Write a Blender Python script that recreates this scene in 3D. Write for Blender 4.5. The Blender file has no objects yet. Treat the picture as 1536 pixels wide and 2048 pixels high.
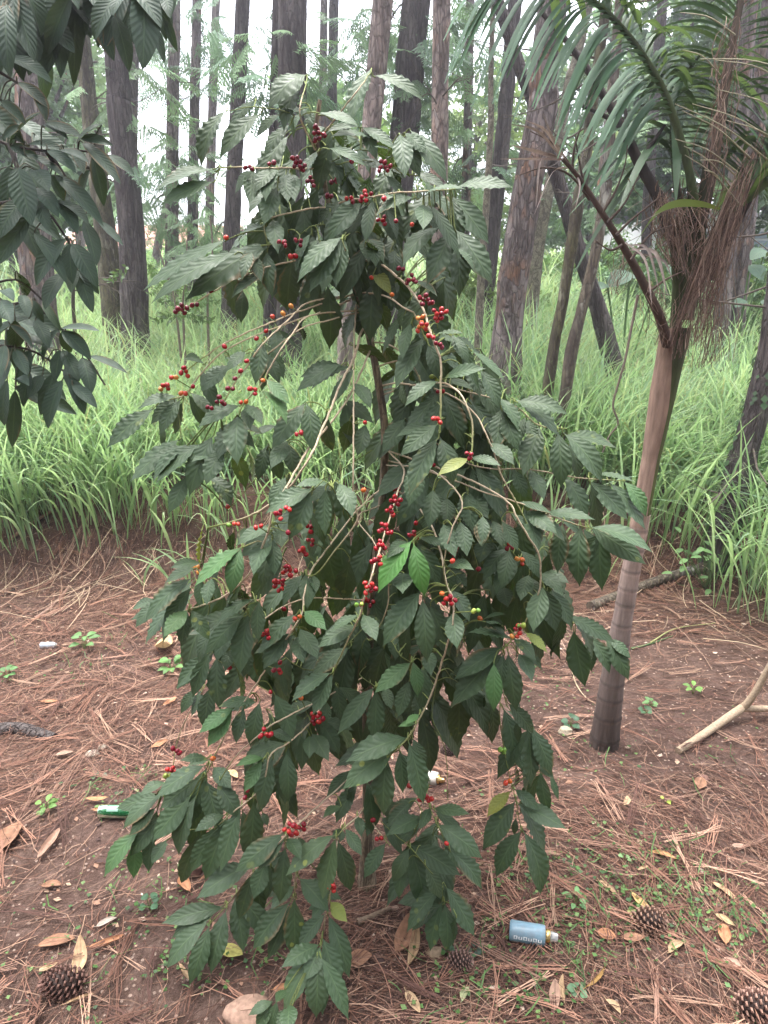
import bpy, math, random
import numpy as np
from math import radians, sin, cos, pi, tan, atan2, sqrt
from mathutils import Vector
RNG = np.random.default_rng(11)
random.seed(11)
SC = bpy.context.scene
HAZE = 0.0080
COL = SC.collection

# ------------------------------------------------------------------ camera
F, PITCH, CAMH = 1400.0, radians(17.0), 1.6
FW = np.array([0, cos(PITCH), -sin(PITCH)])
UP = np.array([0, sin(PITCH), cos(PITCH)])
CAMP = np.array([0, 0, CAMH])

def at(px, py, Y):
    """the point of the place that lies at distance Y along the ground and is seen at photo pixel px, py"""
    d = FW + np.array([1.0, 0, 0]) * ((px - 768) / F) + UP * ((1024 - py) / F)
    return CAMP + d * (Y / d[1])

def depth_of(p):
    return float(np.dot(np.asarray(p) - CAMP, FW))

def vnoise(x, y, seed=0):
    x = np.asarray(x, float); y = np.asarray(y, float)
    xi = np.floor(x).astype(np.int64); yi = np.floor(y).astype(np.int64)
    xf = x - xi; yf = y - yi
    xf = xf * xf * (3 - 2 * xf); yf = yf * yf * (3 - 2 * yf)
    def h(a, b):
        n = (a * 374761393 + b * 668265263 + seed * 974634777) & 0x7fffffff
        n = ((n ^ (n >> 13)) * 1274126177) & 0x7fffffff
        n = n ^ (n >> 16)
        return (n & 0xffff) / 65535.0
    return (h(xi, yi) * (1 - xf) + h(xi + 1, yi) * xf) * (1 - yf) + (h(xi, yi + 1) * (1 - xf) + h(xi + 1, yi + 1) * xf) * yf

def fbm(x, y, seed=0, o=4):
    s = 0; a = 0.5; t = 0
    for k in range(o):
        s = s + a * vnoise(np.asarray(x) * 2 ** k, np.asarray(y) * 2 ** k, seed + k); t += a; a *= .5
    return s / t

def sstep(a, b, x):
    t = np.clip((np.asarray(x, float) - a) / (b - a), 0, 1)
    return t * t * (3 - 2 * t)

def ground_z(x, y):
    x = np.asarray(x, float); y = np.asarray(y, float)
    toe = 3.62 + 0.22 * (vnoise(x * 0.9, 3.1 + 0 * y, 5) - .5) - 0.12 * sstep(0.5, 3, x)
    bank = sstep(toe, toe + 0.75 + 0.5 * sstep(0, 2.5, x), y)
    z = 0.36 * bank + 0.15 * np.clip(y - 4.3, 0, 6) + 0.055 * np.clip(y - 10.3, 0, 14)
    z = z + 0.05 * (fbm(x * 0.8, y * 0.8, 2, 3) - .5) + 0.022 * (fbm(x * 5, y * 5, 7, 3) - .5)
    rough = bank * (1 - sstep(4.5, 5.5, y))
    z = z + rough * 0.07 * (fbm(x * 6, y * 6, 17, 3) - .5)
    return z

def on_ground(px, py):
    lo, hi = 0.3, 40.0
    d = FW + np.array([1.0, 0, 0]) * ((px - 768) / F) + UP * ((1024 - py) / F)
    Y = 0.4
    while Y < 40:
        p = CAMP + d * (Y / d[1])
        if p[2] < float(ground_z(p[0], p[1])):
            return p
        Y += 0.006
    return CAMP + d * (20 / d[1])

cam = bpy.data.cameras.new("camera"); camo = bpy.data.objects.new("camera", cam); COL.objects.link(camo)
cam.sensor_fit = 'VERTICAL'; cam.sensor_height = 24.0; cam.sensor_width = 18.0; cam.lens = 24.0 * F / 2048.0
cam.clip_start = 0.02; cam.clip_end = 500
camo.location = CAMP.tolist(); camo.rotation_euler = (pi / 2 - PITCH, 0, 0)
SC.camera = camo

# ------------------------------------------------------------------ mesh builder
class MB:
    def __init__(s):
        s.V = []; s.UV = []; s.C = []; s.Q = []; s.T = []; s.n = 0
    def add(s, V, Q=None, T=None, UV=None, C=None):
        V = np.asarray(V, float).reshape(-1, 3); k = len(V)
        s.V.append(V)
        s.UV.append(np.zeros((k, 2)) if UV is None else np.asarray(UV, float).reshape(-1, 2))
        if C is None: C = np.full((k, 3), .5)
        C = np.asarray(C, float)
        if C.ndim == 1: C = np.tile(C, (k, 1))
        s.C.append(C)
        if Q is not None and len(Q): s.Q.append(np.asarray(Q, np.int64).reshape(-1, 4) + s.n)
        if T is not None and len(T): s.T.append(np.asarray(T, np.int64).reshape(-1, 3) + s.n)
        s.n += k
    def grid(s, P, UV=None, C=None, wrap=False):
        P = np.asarray(P, float); m, n = P.shape[:2]
        I = np.arange(m * n).reshape(m, n)
        if wrap: J = np.concatenate([I, I[:, :1]], 1)
        else: J = I
        Q = np.stack([J[:-1, :-1], J[:-1, 1:], J[1:, 1:], J[1:, :-1]], -1).reshape(-1, 4)
        s.add(P.reshape(-1, 3), Q, None, UV, C)
    def tube(s, pts, rad, n=8, C=None, cap=True, jit=0.0, seed=0):
        pts = np.asarray(pts, float); m = len(pts)
        rad = np.broadcast_to(np.asarray(rad, float), (m,))
        tan_ = np.gradient(pts, axis=0); tan_ /= np.linalg.norm(tan_, axis=1)[:, None] + 1e-12
        ref = np.array([0.9, 0.1, 0.42]) if abs(tan_[0][2]) > .8 else np.array([0, 0, 1.0])
        a = np.cross(tan_, ref); a /= np.linalg.norm(a, axis=1)[:, None] + 1e-12
        b = np.cross(tan_, a)
        th = np.arange(n) * 2 * pi / n
        R = rad[:, None] * np.ones((m, n))
        if jit:
            L = np.concatenate([[0], np.cumsum(np.linalg.norm(np.diff(pts, axis=0), axis=1))])
            A, B = np.meshgrid(np.cos(th) * 2.2, L * 7)
            A2, _ = np.meshgrid(np.sin(th) * 2.2, L)
            R = R * (1 + jit * 2 * (vnoise(A * 2.4 + A2 * 5.1, B, seed) - .5) + jit * 1.2 * (vnoise(A * 7 + A2 * 9, B * 1.7, seed + 3) - .5))
        P = pts[:, None, :] + R[:, :, None] * (np.cos(th)[None, :, None] * a[:, None, :] + np.sin(th)[None, :, None] * b[:, None, :])
        if C is not None and np.asarray(C).ndim == 2: C = np.repeat(np.asarray(C), n, 0)
        U = np.stack(np.meshgrid(np.arange(n) / n, np.linspace(0, 1, m)), -1)
        s.grid(P, U, C, wrap=True)
        if cap:
            for row, fl in ((0, 1), (m - 1, 0)):
                base = s.n
                ctr = pts[row]
                idx = np.arange(n)
                V = np.vstack([P[row], ctr[None]])
                T = np.stack([idx, (idx + 1) % n, np.full(n, n)], -1)
                cc = None if C is None else (C if np.asarray(C).ndim == 1 else np.asarray(C)[row * n])
                s.add(V, None, T, None, cc)
    def build(s, name, mat, parent=None, origin=None, smooth=True):
        V = np.concatenate(s.V) if s.V else np.zeros((0, 3))
        UV = np.concatenate(s.UV); C = np.concatenate(s.C)
        o = np.zeros(3) if origin is None else np.asarray(origin, float)
        if parent is not None: o = np.array(_world(parent))
        V = V - o
        Q = np.concatenate(s.Q) if s.Q else np.zeros((0, 4), np.int64)
        T = np.concatenate(s.T) if s.T else np.zeros((0, 3), np.int64)
        me = bpy.data.meshes.new(name)
        me.vertices.add(len(V)); me.vertices.foreach_set("co", V.astype(np.float32).ravel())
        loops = np.concatenate([Q.ravel(), T.ravel()]).astype(np.int32)
        me.loops.add(len(loops)); me.loops.foreach_set("vertex_index", loops)
        st = np.concatenate([np.arange(len(Q)) * 4, len(Q) * 4 + np.arange(len(T)) * 3]).astype(np.int32)
        me.polygons.add(len(st)); me.polygons.foreach_set("loop_start", st)
        me.polygons.foreach_set("use_smooth", np.full(len(st), smooth))
        ul = me.uv_layers.new(name="UVMap"); ul.data.foreach_set("uv", UV[loops].astype(np.float32).ravel())
        ca = me.color_attributes.new("col", 'FLOAT_COLOR', 'POINT')
        ca.data.foreach_set("color", np.concatenate([C, np.ones((len(C), 1))], 1).astype(np.float32).ravel())
        me.update(); me.validate()
        if mat is not None: me.materials.append(mat)
        ob = bpy.data.objects.new(name, me); COL.objects.link(ob)
        if parent is not None: ob.parent = parent
        else: ob.location = o.tolist()
        return ob

def _world(o):
    p = np.array(o.location)
    while o.parent is not None:
        o = o.parent; p = p + np.array(o.location)
    return p

def tag(o, label=None, cat=None, group=None, kind=None):
    if label: o['label'] = label
    if cat: o['category'] = cat
    if group: o['group'] = group
    if kind: o['kind'] = kind
    return o

def thing(name, label, cat, loc, group=None):
    o = bpy.data.objects.new(name, None); COL.objects.link(o); o.location = [float(c) for c in loc]
    o.empty_display_size = 0.05
    return tag(o, label, cat, group)

def nrm(v):
    v = np.asarray(v, float); return v / (np.linalg.norm(v, axis=-1, keepdims=True) + 1e-12)

def smooth_path(pts, n):
    pts = np.asarray(pts, float)
    if len(pts) < 3:
        t = np.linspace(0, 1, n)[:, None]; return pts[0] * (1 - t) + pts[-1] * t
    P = np.vstack([2 * pts[0] - pts[1], pts, 2 * pts[-1] - pts[-2]])
    L = np.concatenate([[0], np.cumsum(np.linalg.norm(np.diff(pts, axis=0), axis=1))]); 
    out = []
    for s in np.linspace(0, L[-1] * 0.99999, n):
        i = int(np.searchsorted(L, s, side='right') - 1); i = min(i, len(pts) - 2)
        t = (s - L[i]) / (L[i + 1] - L[i] + 1e-12)
        p0, p1, p2, p3 = P[i], P[i + 1], P[i + 2], P[i + 3]
        out.append(.5 * (2 * p1 + (p2 - p0) * t + (2 * p0 - 5 * p1 + 4 * p2 - p3) * t * t + (3 * p1 - p0 - 3 * p2 + p3) * t ** 3))
    return np.array(out)

# ------------------------------------------------------------------ materials
class NT:
    def __init__(s, name):
        s.m = bpy.data.materials.new(name); s.m.use_nodes = True
        s.t = s.m.node_tree; s.b = s.t.nodes["Principled BSDF"]; s.out = s.t.nodes["Material Output"]
    def n(s, typ, **kw):
        x = s.t.nodes.new(typ)
        for k, v in kw.items(): setattr(x, k, v)
        return x
    def l(s, a, b): s.t.links.new(a, b)
    def val(s, sock, v):
        if hasattr(v, 'is_linked') or isinstance(v, bpy.types.NodeSocket): s.l(v, sock)
        elif isinstance(v, (tuple, list)): sock.default_value = (*v, 1.0) if len(v) == 3 and len(sock.default_value) == 4 else v
        else: sock.default_value = v
    def math(s, op, a, b=0.0, c=0.0):
        x = s.n('ShaderNodeMath', operation=op)
        s.val(x.inputs[0], a); s.val(x.inputs[1], b); s.val(x.inputs[2], c)
        return x.outputs[0]
    def mix(s, f, a, b, mode='MIX'):
        x = s.n('ShaderNodeMix', data_type='RGBA', blend_type=mode)
        s.val(x.inputs[0], f); s.val(x.inputs[6], a); s.val(x.inputs[7], b)
        return x.outputs[2]
    def noise(s, vec, scale, detail=4, rough=.55, dist=0.0):
        x = s.n('ShaderNodeTexNoise'); s.l(vec, x.inputs['Vector'])
        x.inputs['Scale'].default_value = scale; x.inputs['Detail'].default_value = detail
        x.inputs['Roughness'].default_value = rough; x.inputs['Distortion'].default_value = dist
        return x.outputs['Fac']
    def voro(s, vec, scale, feat='F1', out='Distance'):
        x = s.n('ShaderNodeTexVoronoi', feature=feat); s.l(vec, x.inputs['Vector']); x.inputs['Scale'].default_value = scale
        return x.outputs[out]
    def ramp(s, f, stops, interp='LINEAR'):
        x = s.n('ShaderNodeValToRGB'); s.l(f, x.inputs[0]); x.color_ramp.interpolation = interp
        e = x.color_ramp.elements
        while len(e) < len(stops): e.new(0.5)
        for el, (p, c) in zip(e, stops): el.position = p; el.color = (*c, 1) if len(c) == 3 else c
        return x.outputs[0]
    def mapr(s, f, a, b, c=0.0, d=1.0):
        x = s.n('ShaderNodeMapRange'); s.val(x.inputs[0], f)
        for i, v in enumerate((a, b, c, d)): x.inputs[i + 1].default_value = v
        return x.outputs[0]
    def obj(s, scale=(1, 1, 1)):
        t = s.n('ShaderNodeTexCoord'); mp = s.n('ShaderNodeMapping'); s.l(t.outputs['Object'], mp.inputs[0]); mp.inputs['Scale'].default_value = scale
        return mp.outputs[0]
    def attr(s, name='col'):
        return s.n('ShaderNodeAttribute', attribute_name=name).outputs['Color']
    def bump(s, h, strength=.5, dist=.01, normal=None):
        x = s.n('ShaderNodeBump'); s.l(h, x.inputs['Height']); x.inputs['Strength'].default_value = strength; x.inputs['Distance'].default_value = dist
        if normal is not None: s.l(normal, x.inputs['Normal'])
        return x.outputs[0]
    def set(s, **kw):
        for k, v in kw.items(): s.val(s.b.inputs[k.replace('_', ' ')], v)
        return s.m
    def translucent(s, col, f):
        tr = s.n('ShaderNodeBsdfTranslucent'); s.val(tr.inputs[0], col)
        mx = s.n('ShaderNodeMixShader'); mx.inputs[0].default_value = f
        s.l(s.b.outputs[0], mx.inputs[1]); s.l(tr.outputs[0], mx.inputs[2]); s.l(mx.outputs[0], s.out.inputs[0])

def mat_leaf(name, back, veins=9.0, rough=.33, backrough=.6, trans=.18, spots=True, vein_mix=.35, bumps=.35, rust=.0, spec=.5):
    N = NT(name)
    uv = N.n('ShaderNodeUVMap').outputs[0]
    sp = N.n('ShaderNodeSeparateXYZ'); N.l(uv, sp.inputs[0])
    u = sp.outputs[0]; av = N.math('ABSOLUTE', N.math('SUBTRACT', sp.outputs[1], .5))
    s = N.math('SUBTRACT', N.math('MULTIPLY', u, veins), N.math('MULTIPLY', av, veins * .42))
    fr = N.math('ABSOLUTE', N.math('SUBTRACT', N.math('FRACT', s), .5))
    lat = N.mapr(fr, .0, .06, 1, 0)
    mid = N.mapr(av, .012, .04, 1, 0)
    col = N.attr()
    o = N.obj()
    nz = N.noise(o, 22, 3)
    col = N.mix(N.mapr(nz, .3, .75, 0, .5), col, N.mix(.5, col, (0.03, .06, .02), 'MIX'))
    col = N.mix(N.math('MULTIPLY', lat, vein_mix * .4), col, (.16, .26, .10))
    col = N.mix(N.math('MULTIPLY', mid, vein_mix), col, (.22, .34, .13))
    if rust:
        v = N.voro(o, 38)
        msk = N.math('MULTIPLY', N.mapr(v, .2, .28, 1, 0), N.mapr(N.noise(o, 6, 1), .46, .5, 0, 1) if rust > .5 else N.mapr(N.noise(o, 5, 1), .6, .64, 0, 1))
        col = N.mix(N.math('MULTIPLY', msk, rust), col, (.42, .45, .06))
    geo = N.n('ShaderNodeNewGeometry')
    bf = geo.outputs['Backfacing']
    colb = N.mix(bf, col, N.mix(.6, col, back))
    corr = N.math('MULTIPLY', N.math('COSINE', N.math('MULTIPLY', s, 6.2832)), -.5)
    edge = N.mapr(av, .0, .10, 0, 1)
    hh = N.math('ADD', N.math('MULTIPLY', N.math('MULTIPLY', corr, edge), 1.0), N.math('ADD', N.math('MULTIPLY', mid, -.6), N.math('MULTIPLY', N.noise(o, 90, 3), .55)))
    bp = N.bump(hh, bumps, .0042)
    eb = N.math('MULTIPLY', N.mapr(av, .33, .46, 0, 1), N.mapr(N.noise(o, 7, 2), .60, .66, 0, .85))
    colb = N.mix(eb, colb, (.16, .10, .04))
    N.b.inputs['Specular IOR Level'].default_value = spec
    N.set(Base_Color=colb, Roughness=N.math('ADD', N.mapr(N.noise(o, 60, 2), .3, .7, rough - .06, rough + .12), N.math('MULTIPLY', bf, backrough - rough)), Normal=bp)
    N.b.inputs['IOR'].default_value = 1.45
    N.translucent(N.mix(.5, col, (.25, .4, .05), 'MIX'), trans)
    return N.m

def mat_col(name, rough=.6, trans=.0, spec=.5, nscale=0, bump=0, tcol=(.35, .5, .1)):
    N = NT(name); c = N.attr()
    if nscale:
        nz = N.noise(N.obj(), nscale, 4)
        c = N.mix(N.mapr(nz, .3, .7, 0, 1), N.mix(1, c, (.6, .6, .6), 'MULTIPLY'), c)
        if bump: N.set(Normal=N.bump(nz, bump, .004))
    N.set(Base_Color=c, Roughness=rough); N.b.inputs['Specular IOR Level'].default_value = spec
    if trans: N.translucent(N.mix(.4, c, tcol), trans)
    return N.m

def mat_bark(name, c1, c2, c3, plate=11, zs=.28, depth=.02, fleck=None, rough=.9):
    N = NT(name)
    o = N.obj((1, 1, zs)); o1 = N.obj()
    nz = N.noise(o, plate * .8, 5, .65)
    x = N.n('ShaderNodeVectorMath', operation='ADD'); N.l(o, x.inputs[0])
    tn = N.n('ShaderNodeTexNoise'); N.l(o, tn.inputs['Vector']); tn.inputs['Scale'].default_value = plate * .7
    vs = N.n('ShaderNodeVectorMath', operation='SCALE'); N.l(tn.outputs['Color'], vs.inputs[0]); vs.inputs['Scale'].default_value = 2.6 / plate
    N.l(vs.outputs[0], x.inputs[1])
    ed = N.voro(x.outputs[0], plate, 'DISTANCE_TO_EDGE')
    cell = N.voro(x.outputs[0], plate, 'F1', 'Color')
    csep = N.n('ShaderNodeSeparateColor'); N.l(cell, csep.inputs[0])
    rd = N.noise(N.obj((1, 1, zs * .4)), plate * .42, 3, .6, .6)
    ridge = N.mapr(N.math('ABSOLUTE', N.math('SUBTRACT', rd, .5)), .0, .07, 0, 1)
    crack = N.math('MULTIPLY', N.mapr(ed, .0, .12, .5, 1), N.mapr(ridge, 0, 1, .3, 1))
    fine = N.noise(N.obj((1, 1, .35)), plate * 7, 4, .7)
    big = N.noise(o1, 1.7, 3)
    col = N.mix(csep.outputs[0], c1, c2)
    col = N.mix(N.mapr(nz, .35, .7, 0, .7), col, c3)
    col = N.mix(N.mapr(fine, .3, .7, .0, .45), col, N.mix(.7, col, (.05, .04, .035)))
    if fleck:
        col = N.mix(N.math('MULTIPLY', N.mapr(big, .5, .62, 0, .8), N.mapr(csep.outputs[1], .45, .55, 0, 1)), col, fleck)
    col = N.mix(crack, (.055, .042, .04), col)
    h = N.math('ADD', N.math('MULTIPLY', crack, .8), N.math('ADD', N.math('MULTIPLY', fine, .35), N.math('MULTIPLY', csep.outputs[2], .4)))
    N.set(Base_Color=N.mix(N.mapr(N.noise(o1, 3.1, 4), .4, .65, 0, .4), col, N.mix(1, col, (.62, .62, .6), 'MULTIPLY')), Roughness=rough, Normal=N.bump(h, .9, depth)); N.b.inputs['Specular IOR Level'].default_value = .2
    return N.m

def mat_ground():
    N = NT('soil'); o = N.obj()
    a = N.noise(o, 1.3, 5, .6); b = N.noise(o, 9, 6, .65); c = N.noise(o, 60, 4, .7); d = N.noise(o, 240, 3, .7)
    col = N.ramp(b, [(.28, (.06, .035, .028)), (.46, (.125, .077, .061)), (.62, (.21, .138, .112)), (.8, (.33, .235, .195))])
    col = N.mix(N.mapr(a, .42, .6, 0, .55), col, (.16, .10, .082))
    col = N.mix(N.mapr(c, .35, .65, 0, .55), col, N.mix(1, col, (.45, .42, .4), 'MULTIPLY'))
    v = N.voro(o, 70); v2 = N.voro(o, 70, 'F1', 'Color')
    cs = N.n('ShaderNodeSeparateColor'); N.l(v2, cs.inputs[0])
    col = N.mix(N.math('MULTIPLY', N.mapr(v, .25, .35, 1, 0), N.mapr(cs.outputs[0], .8, .85, 0, .8)), col, (.45, .33, .27))
    # needles and straw as fine criss-cross streaks of the litter
    h = N.math('ADD', N.math('MULTIPLY', b, 1.0), N.math('ADD', N.math('MULTIPLY', c, .5), N.math('MULTIPLY', d, .22)))
    N.set(Base_Color=col, Roughness=.95, Normal=N.bump(h, 1.0, .03)); N.b.inputs['Specular IOR Level'].default_value = .15
    return N.m

M = {}
M['soil'] = mat_ground()
M['coffee_leaf'] = mat_leaf('coffee_leaf', (.05, .09, .03), veins=9, rough=.16, trans=.09, rust=.35, vein_mix=.3, bumps=.2, spec=.8)
M['coffee_leaf_spotted'] = mat_leaf('coffee_leaf_spotted', (.07, .11, .04), veins=9, rough=.18, trans=.12, rust=1.0, vein_mix=.3, bumps=.2, spec=.8)
M['smooth_leaf'] = mat_leaf('smooth_leaf', (.05, .09, .055), veins=11, rough=.28, trans=.08, vein_mix=.25, bumps=.2, spec=.6)
M['cherry'] = mat_col('cherry', .25, 0, .5, 130, .12)
M['twig'] = mat_col('twig', .75, 0, .3, 140, .5)
M['coffee_bark'] = mat_bark('coffee_bark', (.40, .31, .21), (.50, .40, .28), (.30, .235, .155), plate=90, zs=.3, depth=.004, fleck=(.36, .27, .17))
M['pine_bark'] = mat_bark('pine_bark', (.31, .25, .235), (.16, .125, .112), (.40, .34, .33), plate=24, zs=.34, depth=.03, fleck=(.42, .22, .13))
M['dark_bark'] = mat_bark('dark_bark', (.15, .125, .12), (.22, .185, .175), (.09, .075, .072), plate=28, zs=.24, depth=.03)
M['flaky_bark'] = mat_bark('flaky_bark', (.48, .38, .34), (.26, .185, .155), (.56, .47, .43), plate=20, zs=.42, depth=.02, fleck=(.5, .30, .22))
M['mossy_bark'] = mat_bark('mossy_bark', (.15, .14, .075), (.2, .17, .11), (.09, .085, .04), plate=30, zs=.4, depth=.01, fleck=(.36, .34, .26))
M['lichen_bark'] = mat_bark('lichen_bark', (.19, .15, .11), (.26, .22, .17), (.12, .095, .07), plate=26, zs=.4, depth=.012, fleck=(.5, .49, .44))
M['smooth_bark'] = mat_bark('smooth_bark', (.3, .27, .2), (.34, .3, .23), (.22, .2, .14), plate=40, zs=1.2, depth=.003)
M['grass'] = mat_col('grass', .45, .45, .4, tcol=(.6, .85, .28))
M['litter'] = mat_col('litter', .8, 0, .25)
M['herb'] = mat_col('herb', .5, .25, .4)
M['conifer'] = mat_col('conifer', .55, .25, .3, tcol=(.3, .45, .2))
M['palm_leaf'] = mat_col('palm_leaf', .5, .2, .25)
M['dry'] = mat_col('dry', .75, .12, .25, 60, .4, tcol=(.5, .35, .2))
M['stone'] = mat_col('stone', .9, 0, .2, 70, 1.0)
M['cone'] = mat_col('cone', .7, 0, .3, 120, .4)
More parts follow.
